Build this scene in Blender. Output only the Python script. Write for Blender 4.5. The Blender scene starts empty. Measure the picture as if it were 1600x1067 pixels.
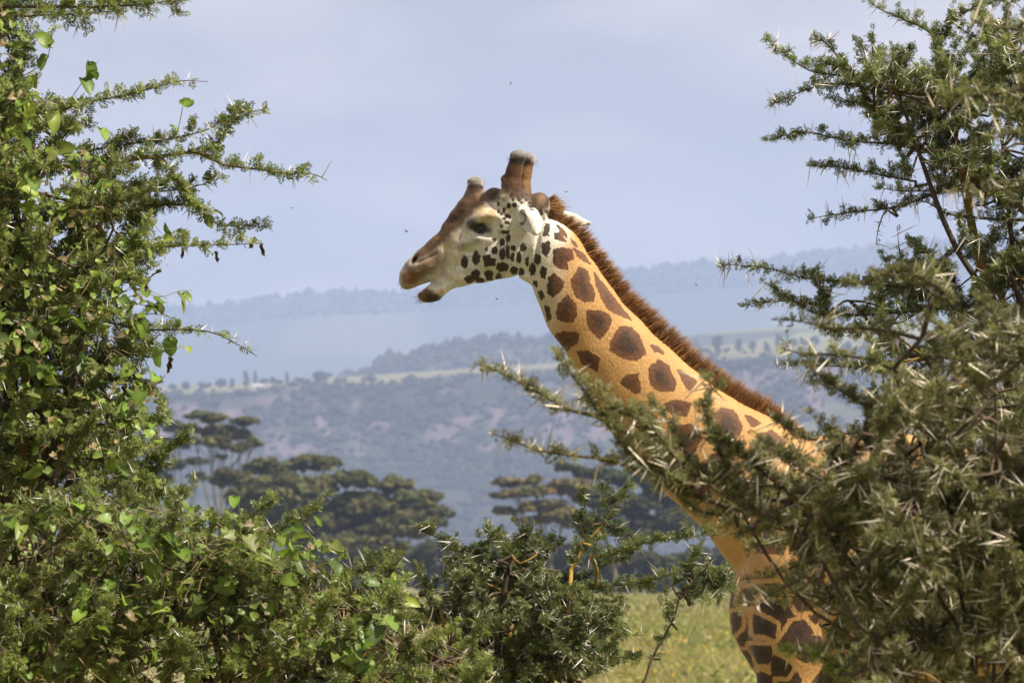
import bpy, math, time
import numpy as np
from mathutils import Vector, Matrix
T0 = time.time()
SC = bpy.context.scene
COL = SC.collection
RNG = np.random.default_rng(7)

# ------------------------------------------------------------------ camera
CAM_H = 2.5
FPX = 1600 * 200 / 36.0
PITCH = math.atan((893 - 533.5) / FPX)
cd = bpy.data.cameras.new('camera')
cd.lens = 200; cd.sensor_width = 36; cd.sensor_fit = 'HORIZONTAL'
cd.clip_start = 0.5; cd.clip_end = 60000
cd.dof.use_dof = True; cd.dof.focus_distance = 24.6; cd.dof.aperture_fstop = 11
cam = bpy.data.objects.new('camera', cd); COL.objects.link(cam)
cam.location = (0, 0, CAM_H); cam.rotation_euler = (math.pi / 2 + PITCH, 0, 0)
SC.camera = cam
SC.render.engine = 'CYCLES'
cy = SC.cycles
cy.max_bounces = 6; cy.diffuse_bounces = 3; cy.glossy_bounces = 2; cy.transmission_bounces = 4
cy.volume_bounces = 1; cy.transparent_max_bounces = 8
cy.use_adaptive_sampling = True; cy.adaptive_threshold = 0.02
cy.use_denoising = True
cy.caustics_reflective = False; cy.caustics_refractive = False
vs = SC.view_settings
vs.view_transform = 'Standard'; vs.look = 'None'; vs.gamma = 1; vs.use_curve_mapping = False
vs.exposure = EXPOSURE = 0.78

# ------------------------------------------------------------------ sky and sun
SUN_EL, SUN_AZ = 51.0, 63.0           # azimuth measured from behind the camera towards the right
e_, a_ = math.radians(SUN_EL), math.radians(SUN_AZ)
SUN = Vector((math.cos(e_) * math.sin(a_), -math.cos(e_) * math.cos(a_), math.sin(e_)))
ld = bpy.data.lights.new('sun', 'SUN'); ld.energy = 5.0; ld.angle = math.radians(0.5); ld.color = (1.0, 0.92, 0.79)
lo = bpy.data.objects.new('sun', ld); COL.objects.link(lo)
lo.rotation_euler = SUN.to_track_quat('Z', 'Y').to_euler(); lo.location = (30, -20, 60)
W = bpy.data.worlds.new('World'); SC.world = W; W.use_nodes = True
wn, wl = W.node_tree.nodes, W.node_tree.links
wn.clear()
wout = wn.new('ShaderNodeOutputWorld'); wbg = wn.new('ShaderNodeBackground'); sky = wn.new('ShaderNodeTexSky')
sky.sky_type = 'NISHITA'; sky.sun_disc = False
sky.sun_elevation = e_; sky.sun_rotation = math.radians(180 - SUN_AZ)
sky.altitude = 1800; sky.air_density = 1.0; sky.dust_density = 1.6; sky.ozone_density = 1.2
wbg.inputs['Strength'].default_value = 0.070
wtc = wn.new('ShaderNodeTexCoord'); wmap = wn.new('ShaderNodeMapping'); wno = wn.new('ShaderNodeTexNoise'); wr = wn.new('ShaderNodeValToRGB')
wmap.inputs['Scale'].default_value = (1.0, 1.0, 2.6); wmap.inputs['Location'].default_value = (0.3, 0.1, 0.35)
wno.inputs['Scale'].default_value = 13.0; wno.inputs['Detail'].default_value = 4.0; wno.inputs['Roughness'].default_value = 0.48
wr.color_ramp.elements[0].position = 0.40; wr.color_ramp.elements[0].color = (0, 0, 0, 1)
wr.color_ramp.elements[1].position = 0.64; wr.color_ramp.elements[1].color = (1, 1, 1, 1)
wcl = wn.new('ShaderNodeMixRGB'); wcl.inputs['Color1'].default_value = (4.1, 3.85, 3.8, 1); wcl.inputs['Color2'].default_value = (8.4, 7.3, 6.3, 1)   # thin veil and brighter cloud
wmx = wn.new('ShaderNodeMixRGB'); wmx.inputs['Fac'].default_value = 0.85
wl.new(wr.outputs[0], wcl.inputs['Fac']); wl.new(wcl.outputs[0], wmx.inputs['Color2'])
wl.new(wtc.outputs['Generated'], wmap.inputs['Vector']); wl.new(wmap.outputs[0], wno.inputs['Vector'])
wl.new(wno.outputs[0], wr.inputs[0]); wl.new(sky.outputs[0], wmx.inputs['Color1'])
wl.new(wmx.outputs[0], wbg.inputs['Color']); wl.new(wbg.outputs[0], wout.inputs['Surface'])
W.cycles.sampling_method = 'MANUAL'; W.cycles.sample_map_resolution = 256

# ------------------------------------------------------------------ helpers
CP, SP = math.cos(PITCH), math.sin(PITCH)
def P(px, py, D):
    """world point on the ray through photo pixel (px, py) at ground distance D"""
    u, v = (px - 800) / FPX, (533.5 - py) / FPX
    k = D / (CP - v * SP)
    return np.array((u * k, D, CAM_H + (SP + v * CP) * k))

def link(o, parent=None):
    COL.objects.link(o)
    if parent is not None: o.parent = parent
    return o
def tag(o, label=None, cat=None, group=None, kind=None):
    if label: o['label'] = label
    if cat: o['category'] = cat
    if group: o['group'] = group
    if kind: o['kind'] = kind
    return o
def empty(name, loc):
    o = bpy.data.objects.new(name, None); o.location = [float(c) for c in loc]; o.empty_display_size = 0.2
    return link(o)

class MB:
    """collects vertices, quads, triangles and vertex colours; one mesh in the end"""
    def __init__(s): s.V, s.Q, s.T, s.C, s.n = [], [], [], [], 0
    def add(s, V, Q=None, T=None, C=None):
        V = np.asarray(V, np.float32).reshape(-1, 3)
        if Q is not None and len(Q): s.Q.append(np.asarray(Q, np.int64).reshape(-1, 4) + s.n)
        if T is not None and len(T): s.T.append(np.asarray(T, np.int64).reshape(-1, 3) + s.n)
        if C is None: C = np.ones((len(V), 3), np.float32)
        C = np.asarray(C, np.float32)
        if C.ndim == 1: C = np.tile(C, (len(V), 1))
        s.V.append(V); s.C.append(C); s.n += len(V)
    def mesh(s, name, mat, smooth=True, colors=True, origin=None):
        V = np.concatenate(s.V) if s.V else np.zeros((0, 3), np.float32)
        if origin is not None: V = V - np.asarray(origin, np.float32)
        Q = np.concatenate(s.Q) if s.Q else np.zeros((0, 4), np.int64)
        T = np.concatenate(s.T) if s.T else np.zeros((0, 3), np.int64)
        me = bpy.data.meshes.new(name)
        me.vertices.add(len(V)); me.vertices.foreach_set('co', V.astype(np.float32).ravel())
        nl = 4 * len(Q) + 3 * len(T)
        me.loops.add(nl); me.loops.foreach_set('vertex_index', np.concatenate([Q.ravel(), T.ravel()]).astype(np.int32))
        me.polygons.add(len(Q) + len(T))
        st = np.concatenate([np.arange(len(Q)) * 4, 4 * len(Q) + np.arange(len(T)) * 3]).astype(np.int32)
        me.polygons.foreach_set('loop_start', st)
        me.update(calc_edges=True)
        me.polygons.foreach_set('use_smooth', np.full(len(me.polygons), smooth))
        if colors:
            at = me.color_attributes.new('Col', 'FLOAT_COLOR', 'POINT')
            c4 = np.ones((len(V), 4), np.float32); c4[:, :3] = np.concatenate(s.C) if s.C else 1
            at.data.foreach_set('color', c4.ravel())
        if mat is not None: me.materials.append(mat)
        return me
    def build(s, name, mat, parent=None, smooth=True, origin=None):
        o = bpy.data.objects.new(name, s.mesh(name, mat, smooth, origin=origin))
        if origin is not None and parent is None: o.location = [float(c) for c in origin]
        return link(o, parent)

def nrm(a): return a / (np.linalg.norm(a, axis=-1, keepdims=True) + 1e-9)
def perp(d):
    h = np.where(np.abs(d[..., 2:3]) < 0.9, np.array([0, 0, 1.0]), np.array([1.0, 0, 0]))
    s = nrm(np.cross(d, h)); return s, np.cross(s, d)
def tube(mb, pts, rad, k=5, col=(1, 1, 1), cap=True):
    pts = np.asarray(pts, float); n = len(pts)
    rad = np.broadcast_to(np.asarray(rad, float), (n,))
    d = nrm(np.gradient(pts, axis=0)); s, t = perp(d)
    a = np.arange(k) * 2 * np.pi / k
    V = pts[:, None] + rad[:, None, None] * (np.cos(a)[None, :, None] * s[:, None] + np.sin(a)[None, :, None] * t[:, None])
    i = np.arange(n - 1)[:, None] * k; j = np.arange(k)[None]; j2 = (j + 1) % k
    Q = np.stack([i + j, i + j2, i + k + j2, i + k + j], -1).reshape(-1, 4)
    V = V.reshape(-1, 3); Tt = None
    if cap:
        V = np.concatenate([V, pts[-1:] + d[-1:] * rad[-1]]); b = (n - 1) * k
        Tt = np.stack([b + np.arange(k), b + (np.arange(k) + 1) % k, np.full(k, n * k)], -1)
    col = np.asarray(col, np.float32)
    if col.ndim == 2 and len(col) == n:
        C = np.repeat(col, k, 0); C = np.concatenate([C, col[-1:]]) if cap else C
    else: C = np.tile(col, (len(V), 1))
    mb.add(V, Q, Tt, C)
def smooth_path(pts, n):
    """Catmull-Rom through pts, n samples"""
    p = np.asarray(pts, float)
    if len(p) == 2: return p[0] + np.linspace(0, 1, n)[:, None] * (p[1] - p[0])
    q = np.concatenate([2 * p[:1] - p[1:2], p, 2 * p[-1:] - p[-2:-1]])
    u = np.linspace(0, len(p) - 1 - 1e-6, n); i = u.astype(int); t = (u - i)[:, None]
    a, b, c, d = q[i], q[i + 1], q[i + 2], q[i + 3]
    return 0.5 * (2 * b + (c - a) * t + (2 * a - 5 * b + 4 * c - d) * t ** 2 + (3 * b - a - 3 * c + d) * t ** 3)

# ------------------------------------------------------------------ materials
def mat_base(name):
    m = bpy.data.materials.new(name); m.use_nodes = True
    nt = m.node_tree; nt.nodes.clear()
    return m, nt.nodes, nt.links
def leaf_mat(name, tint=(1, 1, 1), transl=0.35, rough=0.45, spec=0.35, vary=0.35, scale=None):
    m, N, L = mat_base(name)
    out = N.new('ShaderNodeOutputMaterial'); b = N.new('ShaderNodeBsdfPrincipled'); tr = N.new('ShaderNodeBsdfTranslucent')
    mx = N.new('ShaderNodeMixShader'); mx.inputs[0].default_value = transl
    at = N.new('ShaderNodeVertexColor'); at.layer_name = 'Col'
    oi = N.new('ShaderNodeObjectInfo'); mr = N.new('ShaderNodeMapRange')
    mr.inputs[3].default_value = 1 - vary; mr.inputs[4].default_value = 1 + vary
    mul = N.new('ShaderNodeMixRGB'); mul.blend_type = 'MULTIPLY'; mul.inputs[0].default_value = 1; mul.inputs[2].default_value = (*tint, 1)
    hs = N.new('ShaderNodeHueSaturation')
    L.new(oi.outputs['Random'], mr.inputs[0]); L.new(mr.outputs[0], hs.inputs['Value'])
    L.new(at.outputs[0], mul.inputs[1]); L.new(mul.outputs[0], hs.inputs['Color'])
    colr = hs.outputs[0]
    if scale:
        no = N.new('ShaderNodeTexNoise'); no.inputs['Scale'].default_value = scale; no.inputs['Detail'].default_value = 3
        tc = N.new('ShaderNodeTexCoord'); L.new(tc.outputs['Object'], no.inputs['Vector'])
        r2 = N.new('ShaderNodeMapRange'); r2.inputs[1].default_value = 0.3; r2.inputs[2].default_value = 0.7; r2.inputs[3].default_value = 0.7; r2.inputs[4].default_value = 1.25
        L.new(no.outputs[0], r2.inputs[0])
        h2 = N.new('ShaderNodeHueSaturation'); L.new(r2.outputs[0], h2.inputs['Value']); L.new(colr, h2.inputs['Color']); colr = h2.outputs[0]
    L.new(colr, b.inputs['Base Color']); L.new(colr, tr.inputs['Color'])
    b.inputs['Roughness'].default_value = rough; b.inputs['Specular IOR Level'].default_value = spec
    L.new(b.outputs[0], mx.inputs[1]); L.new(tr.outputs[0], mx.inputs[2]); L.new(mx.outputs[0], out.inputs['Surface'])
    return m
def rough_mat(name, c1=(1, 1, 1), c2=None, scale=20, rough=0.8, bump=0.0, attr=True, detail=4, coord='Object', spec=0.3, bdist=0.02):
    m, N, L = mat_base(name)
    out = N.new('ShaderNodeOutputMaterial'); b = N.new('ShaderNodeBsdfPrincipled')
    tc = N.new('ShaderNodeTexCoord'); no = N.new('ShaderNodeTexNoise'); no.inputs['Scale'].default_value = scale; no.inputs['Detail'].default_value = detail
    L.new(tc.outputs[coord], no.inputs['Vector'])
    rp = N.new('ShaderNodeValToRGB'); rp.color_ramp.elements[0].position = 0.33; rp.color_ramp.elements[1].position = 0.67
    rp.color_ramp.elements[0].color = (*c1, 1); rp.color_ramp.elements[1].color = (*(c2 or c1), 1)
    L.new(no.outputs[0], rp.inputs[0]); c = rp.outputs[0]
    if attr:
        at = N.new('ShaderNodeVertexColor'); at.layer_name = 'Col'
        mul = N.new('ShaderNodeMixRGB'); mul.blend_type = 'MULTIPLY'; mul.inputs[0].default_value = 1
        L.new(c, mul.inputs[1]); L.new(at.outputs[0], mul.inputs[2]); c = mul.outputs[0]
    L.new(c, b.inputs['Base Color']); b.inputs['Roughness'].default_value = rough; b.inputs['Specular IOR Level'].default_value = spec
    if bump:
        bp = N.new('ShaderNodeBump'); bp.inputs['Strength'].default_value = bump; bp.inputs['Distance'].default_value = bdist
        L.new(no.outputs[0], bp.inputs['Height']); L.new(bp.outputs[0], b.inputs['Normal'])
    L.new(b.outputs[0], out.inputs['Surface'])
    return m
M = dict(
    acacia=leaf_mat('acacia_leaf', transl=0.42, vary=0.32),
    vine=leaf_mat('vine_leaf', transl=0.42, vary=0.38, scale=35, rough=0.42),
    far=leaf_mat('tree_crown', transl=0.22, rough=0.7, spec=0.15, vary=0.12),
    grass=leaf_mat('grass_blade', transl=0.35, rough=0.6, vary=0.0),
    bark=rough_mat('acacia_bark', (0.7, 0.7, 0.7), (1.15, 1.1, 1.0), 60, 0.85, 0.5, bdist=0.004),
    thorn=rough_mat('thorn', (0.8, 0.8, 0.8), (1.1, 1.1, 1.1), 40, 0.5, 0.0),
    fbark=rough_mat('tree_bark', (0.10, 0.085, 0.05), (0.20, 0.17, 0.10), 3, 0.9),
    dead=leaf_mat('withered_leaf', transl=0.15, rough=0.8, vary=0.3),
)
# ================================================================== terrain
def vnoise(x, y, seed=0):
    xi, yi = np.floor(x).astype(int), np.floor(y).astype(int); fx, fy = x - xi, y - yi
    fx, fy = fx * fx * (3 - 2 * fx), fy * fy * (3 - 2 * fy)
    def h(i, j):
        n = np.sin(i * 127.1 + j * 311.7 + seed * 74.7) * 43758.5453
        return n - np.floor(n)
    return (h(xi, yi) * (1 - fx) + h(xi + 1, yi) * fx) * (1 - fy) + (h(xi, yi + 1) * (1 - fx) + h(xi + 1, yi + 1) * fx) * fy
def fbm(x, y, oct=4, seed=0):
    s, a = 0, 0.5
    for o in range(oct):
        s = s + a * vnoise(x * 2 ** o, y * 2 ** o, seed + o); a *= 0.5
    return s
def grid_mesh(X, Y, Z, C=None):
    n, m = X.shape; mb = MB()
    i = np.arange(n - 1)[:, None] * m; j = np.arange(m - 1)[None]
    Q = np.stack([i + j, i + j + 1, i + m + j + 1, i + m + j], -1).reshape(-1, 4)
    mb.add(np.stack([X, Y, Z], -1).reshape(-1, 3), Q, None, None if C is None else C.reshape(-1, 3)); return mb

ground_mat = rough_mat('savanna_soil', (0.10, 0.11, 0.035), (0.24, 0.21, 0.085), 0.05, 0.95, attr=False, detail=8)
gy = np.concatenate([np.linspace(-60, 700, 60), np.linspace(760, 12500, 50)]); gx = np.linspace(-3700, 3700, 80)
GX, GY = np.meshgrid(gx, gy)
tag(grid_mesh(GX, GY, np.zeros_like(GX)).build('ground', ground_mat), kind='structure')

# ---- hills: heights follow lines read off the photograph at an estimated distance
def prof(pts, D):
    px = np.array([p[0] for p in pts], float); py = np.array([p[1] for p in pts], float)
    w = np.array([P(a, b, D) for a, b in zip(px, py)])
    return lambda x: np.interp(x, w[:, 0], w[:, 2])
K = 1.7                                               # hills: distances below are K times these base figures
DR = 2700.0 * K                                           # the plateau rim
rim = prof([(-2500, 640), (-600, 632), (100, 618), (250, 613), (330, 612), (420, 606), (520, 601), (600, 596), (700, 590), (800, 584), (900, 578), (1060, 563), (1100, 557), (1180, 551), (1240, 546), (1600, 532), (2300, 520), (4000, 520)], DR)
def esc_height(x, y):
    xk, yk = x / K, y / K; rk_ = DR / K
    wob = 90 * (fbm(xk / 260, yk / 900, 3, 5) - 0.5) + 40 * (fbm(xk / 70, yk / 400, 2, 9) - 0.5)   # spurs and gullies
    t = np.clip((yk + wob * np.clip((rk_ + 40 - yk) / 200, 0, 1) - 2120) / (rk_ - 2120), 0, 1)
    s = 0.50 * t + 0.30 * np.clip((t - 0.80) / 0.12, 0, 1) + 0.12 * np.clip((t - 0.36) / 0.10, 0, 1) + 0.08 * t ** 3
    z = 3 + (rim(x) - 3) * s
    z = z + K * 7 * (fbm(xk / 45, yk / 45, 4, 3) - 0.5) * np.clip(t * 4, 0, 1) * np.clip((rk_ - yk) / 60, 0.12, 1)
    z = z + np.clip(yk / rk_ - 1, 0, 1) * rim(x) + np.clip(yk - rk_, 0, 400) / 300 * 3.6 * K
    return np.where(yk < 2120, -2, z)
XK, YK = np.meshgrid(np.linspace(-900, 900, 460), np.concatenate([np.linspace(2080, 2720, 160), np.linspace(2730, 3060, 24)])); X, Y = XK * K, YK * K
Z = esc_height(X, Y)
gyy, gxx = np.gradient(Z); dy = np.gradient(Y, axis=0)
slope = np.abs(gyy / dy) + 0.3 * np.abs(gxx / (X[0, 1] - X[0, 0]))
rock = np.clip((slope - 0.30) / 0.25, 0, 1)[..., None] * np.clip((fbm(XK / 10, YK / 14, 3, 21)[..., None] - 0.40) * 8, 0, 1)
nz = fbm(XK / 30, YK / 30, 4, 11)[..., None]
fld = (YK > DR / K - 6)[..., None]
big = fbm(XK / 140, YK / 200, 3, 33)[..., None]
green = np.array([0.020, 0.029, 0.017]) * (0.6 + 0.9 * nz); tan = np.array([0.17, 0.16, 0.075]) * (0.7 + 0.6 * nz)
rk = np.array([0.125, 0.09, 0.098]) * (0.5 + 1.0 * fbm(XK / 6, YK / 6, 3, 2)[..., None])
Cc = green * (1 - rock) + rk * rock
Cc = np.where(fld, np.where(big > 0.36, tan, green * 1.3), np.where((big > 0.60) & (rock < 0.2), 0.4 * tan + 0.6 * Cc, Cc))
hill_mat = rough_mat('hillside', (0.75, 0.75, 0.75), (1.2, 1.2, 1.2), 0.05, 0.95, attr=True, detail=6)
tag(grid_mesh(X, Y, Z, Cc).build('escarpment', hill_mat), kind='structure')

DM = 3500.0 * K
mid = prof([(-3000, 690), (300, 670), (470, 630), (520, 603), (550, 590), (600, 573), (640, 562), (680, 549), (720, 540), (790, 530), (860, 534), (950, 548), (1010, 540), (1080, 524), (1150, 518), (1240, 512), (1400, 505), (1700, 500), (4000, 520)], DM)
def mid_height(x, y):
    xk, yk = x / K, y / K
    t = np.clip((yk - 3060) / (DM / K - 3060), 0, 1); b = np.clip((4300 - yk) / 800, 0, 1)
    z = 60 * K + (mid(x) - 60 * K) * (t * t * (3 - 2 * t))
    return z * (0.35 + 0.65 * b) + 4 * K * (fbm(xk / 50, yk / 50, 3, 4) - 0.5)
X, Y = np.meshgrid(np.linspace(-1000, 1000, 260) * K, np.linspace(3050, 4300, 60) * K); Z = mid_height(X, Y)
nz = fbm(X / 68, Y / 68, 4, 12)[..., None]
tan2 = (fbm(X / 270, Y / 270, 3, 44)[..., None] > 0.47) & (X[..., None] > 170)
tag(grid_mesh(X, Y, Z, np.where(tan2, np.array([0.17, 0.18, 0.075]), np.array([0.045, 0.055, 0.030])) * (0.7 + 0.6 * nz)).build('hill', hill_mat), kind='structure')

DF = 6800.0 * K
far = prof([(-2500, 560), (-600, 505), (0, 492), (200, 484), (300, 478), (420, 465), (520, 457), (650, 455), (740, 444), (860, 430), (960, 420), (1060, 415), (1150, 410), (1280, 392), (1400, 381), (1600, 366), (2200, 360), (4000, 400)], DF)
def far_height(x, y):
    xk, yk = x / K, y / K
    t = np.clip((yk - 4200) / (DF / K - 4200), 0, 1)
    base = (65 + 40 * fbm(xk / 900, yk / 500, 2, 77)) * K
    z = base + (far(x) - base) * (0.45 * t + 0.55 * t ** 4)
    return z + 16 * K * (fbm(xk / 120, yk / 260, 4, 6) - 0.5) - np.clip(y - DF, 0, 700) * 0.3
X, Y = np.meshgrid(np.linspace(-2000, 2000, 420) * K, np.linspace(4200, 7200, 100) * K); Z = far_height(X, Y)
nz = fbm(X / 300, Y / 700, 4, 15)[..., None]
tag(grid_mesh(X, Y, Z, np.where(nz > 0.5, np.array([0.085, 0.095, 0.05]), np.array([0.045, 0.065, 0.03])) * (0.8 + 0.5 * nz)).build('far_ridge', hill_mat), kind='structure')

# ---- haze: one closed box of even, pale air
HZ = MB()
x0, x1, y0, y1, z0, z1 = -3900, 3900, -80, 12700, -4, 790
hv = np.array([(x, y, z) for z in (z0, z1) for y in (y0, y1) for x in (x0, x1)], float)
HZ.add(hv, [(0, 2, 3, 1), (4, 5, 7, 6), (0, 1, 5, 4), (2, 6, 7, 3), (0, 4, 6, 2), (1, 3, 7, 5)])
hm, N, L = mat_base('haze_air')
ho = N.new('ShaderNodeOutputMaterial'); pv = N.new('ShaderNodeVolumePrincipled')
pv.inputs["Color"].default_value = (0.50, 0.625, 1.0, 1); pv.inputs['Density'].default_value = HAZE = 0.000120
pv.inputs['Anisotropy'].default_value = 0.0
L.new(pv.outputs[0], ho.inputs['Volume'])
tag(HZ.build('haze', hm, smooth=False), label='pale blue haze over the valley', cat='haze', kind='stuff')

# ---- bushes that cover the hillsides
ICO_V = []
ph = (1 + 5 ** .5) / 2
for a, b in ((1, ph), (-1, ph), (1, -ph), (-1, -ph)): ICO_V += [(0, a, b), (a, b, 0), (b, 0, a)]
ICO_V = np.array(ICO_V, float) / math.hypot(1, ph)
dd = np.linalg.norm(ICO_V[:, None] - ICO_V[None], axis=-1)
ICO_T = np.array([(i, j, k) for i in range(12) for j in range(i + 1, 12) for k in range(j + 1, 12) if max(dd[i, j], dd[j, k], dd[i, k]) < 1.1])
for q, (i, j, k) in enumerate(ICO_T):
    if np.dot(np.cross(ICO_V[j] - ICO_V[i], ICO_V[k] - ICO_V[i]), ICO_V[i]) < 0: ICO_T[q] = (i, k, j)
OCT_V = np.array([(1, 0, 0), (0, 1, 0), (-1, 0, 0), (0, -1, 0), (0, 0, 1), (0, 0, -1)], float)
OCT_T = np.array([(0, 1, 4), (1, 2, 4), (2, 3, 4), (3, 0, 4), (1, 0, 5), (2, 1, 5), (3, 2, 5), (0, 3, 5)])
def blobs(pos, rad, colr, rng, flat=0.8):
    n = len(pos)
    jit = rng.uniform(0.6, 1.5, (n, 6, 1)); a = rng.uniform(0, 1.57, (n, 1)); ca, sa = np.cos(a), np.sin(a)
    O = np.stack([OCT_V[None, :, 0] * ca - OCT_V[None, :, 1] * sa, OCT_V[None, :, 0] * sa + OCT_V[None, :, 1] * ca, np.broadcast_to(OCT_V[None, :, 2], (n, 6))], -1)
    V = pos[:, None] + O * jit * rad[:, None, None] * np.array([1, 1, flat])
    Tt = OCT_T[None] + (np.arange(n) * 6)[:, None, None]
    C = np.repeat(colr * rng.uniform(0.7, 1.35, (n, 1)), 6, 0)
    mb = MB(); mb.add(V.reshape(-1, 3), None, Tt.reshape(-1, 3), C); return mb
rng = np.random.default_rng(3)
n = 52000
bx = rng.uniform(-330, 330, n); by = 2130 + (DR / K + 10 - 2130) * rng.uniform(0, 1, n)
keep = fbm(bx / 10, by / 14, 3, 21) < 0.36 + 0.35 * rng.uniform(0, 1, n)
keep &= (fbm(bx / 25, by / 25, 3, 51) > 0.34) & ((by < DR / K - 22) | (rng.uniform(0, 1, n) < 0.25))
bx, by = bx[keep] * K, by[keep] * K; bz = esc_height(bx, by)
r = K * (rng.gamma(2.2, 0.5, len(bx)) + 0.45)
pos = np.stack([bx, by, bz + r * 0.5], -1)
cg = np.where(rng.uniform(0, 1, (len(bx), 1)) < 0.75, np.array([0.020, 0.030, 0.016]), np.array([0.036, 0.042, 0.022]))
tag(blobs(pos, r, cg, rng).build('hillside_bushes', M['far'], smooth=False), label='scattered green bushes covering the rocky escarpment', cat='bushes', kind='stuff')
n = 9000
bx = rng.uniform(-460, 460, n) * K; by = rng.uniform(3150, 3540, n) * K; bz = mid_height(bx, by)
keep = (bx < 136) | (fbm(bx / 85, by / 85, 2, 8) > 0.55); bx, by, bz = bx[keep], by[keep], bz[keep]
r = K * (rng.gamma(3.0, 0.5, len(bx)) + 0.5)
tag(blobs(np.stack([bx, by, bz + r * 0.6], -1), r, np.tile([0.026, 0.036, 0.019], (len(bx), 1)), rng, 0.9).build('hilltop_woods', M['far'], smooth=False), label='dark woods covering the wooded hill behind the plateau', cat='woods', kind='stuff')
n = 6000
bx = rng.uniform(-800, 800, n) * K; by = rng.uniform(DF - 250, DF + 60, n); bz = far_height(bx, by)
r = K * (rng.gamma(2.0, 0.9, n) + 0.9)
tag(blobs(np.stack([bx, by, bz + r * 0.4], -1), r, np.tile([0.04, 0.06, 0.03], (n, 1)), rng, 0.9).build('far_ridge_woods', M['far'], smooth=False), label='hazy tree cover along the far blue ridge', cat='woods', kind='stuff')

# ---- trees that can be told apart on the plateau
def leaf_cloud(centers, radii, n_each, size, rng, flat=0.5):
    """small random quads through ellipsoid clumps; denser near the shell"""
    C, Rr, k = [], [], []
    for (c, r_), n_ in zip(zip(centers, radii), n_each):
        d = nrm(rng.normal(size=(n_, 3))); q = rng.uniform(0.25, 1, (n_, 1)) ** 0.5
        C.append(np.asarray(c) + d * q * np.asarray(r_)); Rr.append(d)
    p, d = np.concatenate(C), np.concatenate(Rr); n_ = len(p)
    nr = nrm(d * 0.5 + rng.normal(size=(n_, 3)) * 0.5 + np.array([0, 0, 0.9]))
    s, t = perp(nr); a = rng.uniform(0, 6.28, (n_, 1)); s, t = s * np.cos(a) + t * np.sin(a), t * np.cos(a) - s * np.sin(a)
    w = size * rng.uniform(0.5, 1.4, (n_, 1)); h = w * rng.uniform(0.35, 0.8, (n_, 1))
    V = np.stack([p - s * w - t * h * 0.3, p + t * h - s * w * 0.2, p + s * w + t * h * 0.2, p - t * h + s * w * 0.25], 1)
    return V.reshape(-1, 3), np.arange(n_ * 4).reshape(-1, 4), n_
def rim_tree(px, py_base, py_top, wpx, D, zfun, shape):
    where = 'near the farmhouse' if px < 600 else 'beyond the giraffe mane'
    b = P(px, py_base, D); s_ = D / FPX
    b[2] = float(zfun(np.array([b[0]]), np.array([b[1]]))[0]) - 0.3
    H = (py_base - py_top) * s_; w = wpx * s_ * 0.5
    root = empty('distant_tree', b)
    mb = MB(); tube(mb, [(0, 0, 0), (0.02 * H, 0, H * 0.4), (-0.02 * H, 0, H * 0.85)], [H * 0.03, H * 0.022, H * 0.008], 5)
    mb.build('trunk', M['fbark'], root)
    cs, rs = [], []
    nb = {'round': 7, 'tall': 6, 'flat': 5}[shape]
    for q in range(nb):
        f = (q + 0.5) / nb
        if shape == 'tall': c = (rng.normal() * w * 0.2, rng.normal() * w * 0.2, H * (0.25 + 0.65 * f)); r_ = (w * (1 - 0.55 * f), w * (1 - 0.55 * f), H * 0.14)
        elif shape == 'flat': c = (rng.normal() * w * 0.5, rng.normal() * w * 0.5, H * (0.72 + 0.2 * f)); r_ = (w * 0.6, w * 0.6, H * 0.1)
        else: c = (rng.normal() * w * 0.4, rng.normal() * w * 0.4, H * (0.45 + 0.4 * f)); r_ = (w * 0.6, w * 0.6, H * 0.18)
        cs.append(c); rs.append(r_)
    V, Q, n_ = leaf_cloud(cs, rs, [90] * nb, w * 0.16 + 0.15, rng)
    mb = MB(); mb.add(V, Q, None, np.repeat(np.array([0.035, 0.052, 0.02]) * rng.uniform(0.7, 1.3, (n_, 1)), 4, 0))
    mb.build('crown', M['far'], root, smooth=False)
    lab = {'round': 'small rounded tree on the plateau rim ' + where, 'tall': 'slender upright tree on the plateau rim ' + where}[shape]
    tag(root, lab, 'tree', 'trees along the plateau rim'); return root
for a in [(345, 612, 592, 18, 'round'), (362, 610, 590, 10, 'tall'), (385, 608, 578, 13, 'tall'), (399, 607, 577, 9, 'tall'), (410, 606, 590, 14, 'round'), (425, 606, 588, 10, 'round'), (448, 604, 579, 8, 'tall'), (436, 605, 592, 12, 'round'),
          (470, 603, 588, 14, 'round'), (500, 602, 579, 28, 'round'), (480, 602, 590, 10, 'round'), (318, 613, 597, 16, 'round'), (290, 614, 597, 18, 'round'), (270, 614, 600, 16, 'round'), (535, 600, 590, 16, 'round'), (570, 598, 588, 14, 'round')]:
    rim_tree(a[0], a[1], a[2], a[3], DR + 15, esc_height, a[4])
for a in [(1078, 562, 545, 12, 'round'), (1092, 560, 543, 9, 'tall'), (1104, 559, 545, 12, 'round'), (1122, 556, 533, 13, 'tall'), (1135, 556, 544, 12, 'round'), (1154, 553, 528, 14, 'tall'), (1176, 552, 532, 12, 'round'), (1197, 550, 532, 11, 'tall'),
          (1216, 549, 520, 12, 'tall'), (1230, 548, 516, 9, 'tall'), (1240, 547, 527, 13, 'round'), (1255, 546, 526, 12, 'round'), (1275, 545, 523, 14, 'round'), (1060, 564, 550, 12, 'round')]:
    rim_tree(a[0], a[1], a[2], a[3], DR + 12, esc_height, a[4])
rt = rim_tree(1119, 549, 518, 21, DR + 90, esc_height, 'round'); rt['label'] = 'largest round-headed tree rising alone above the plateau fields'; del rt['group']
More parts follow.
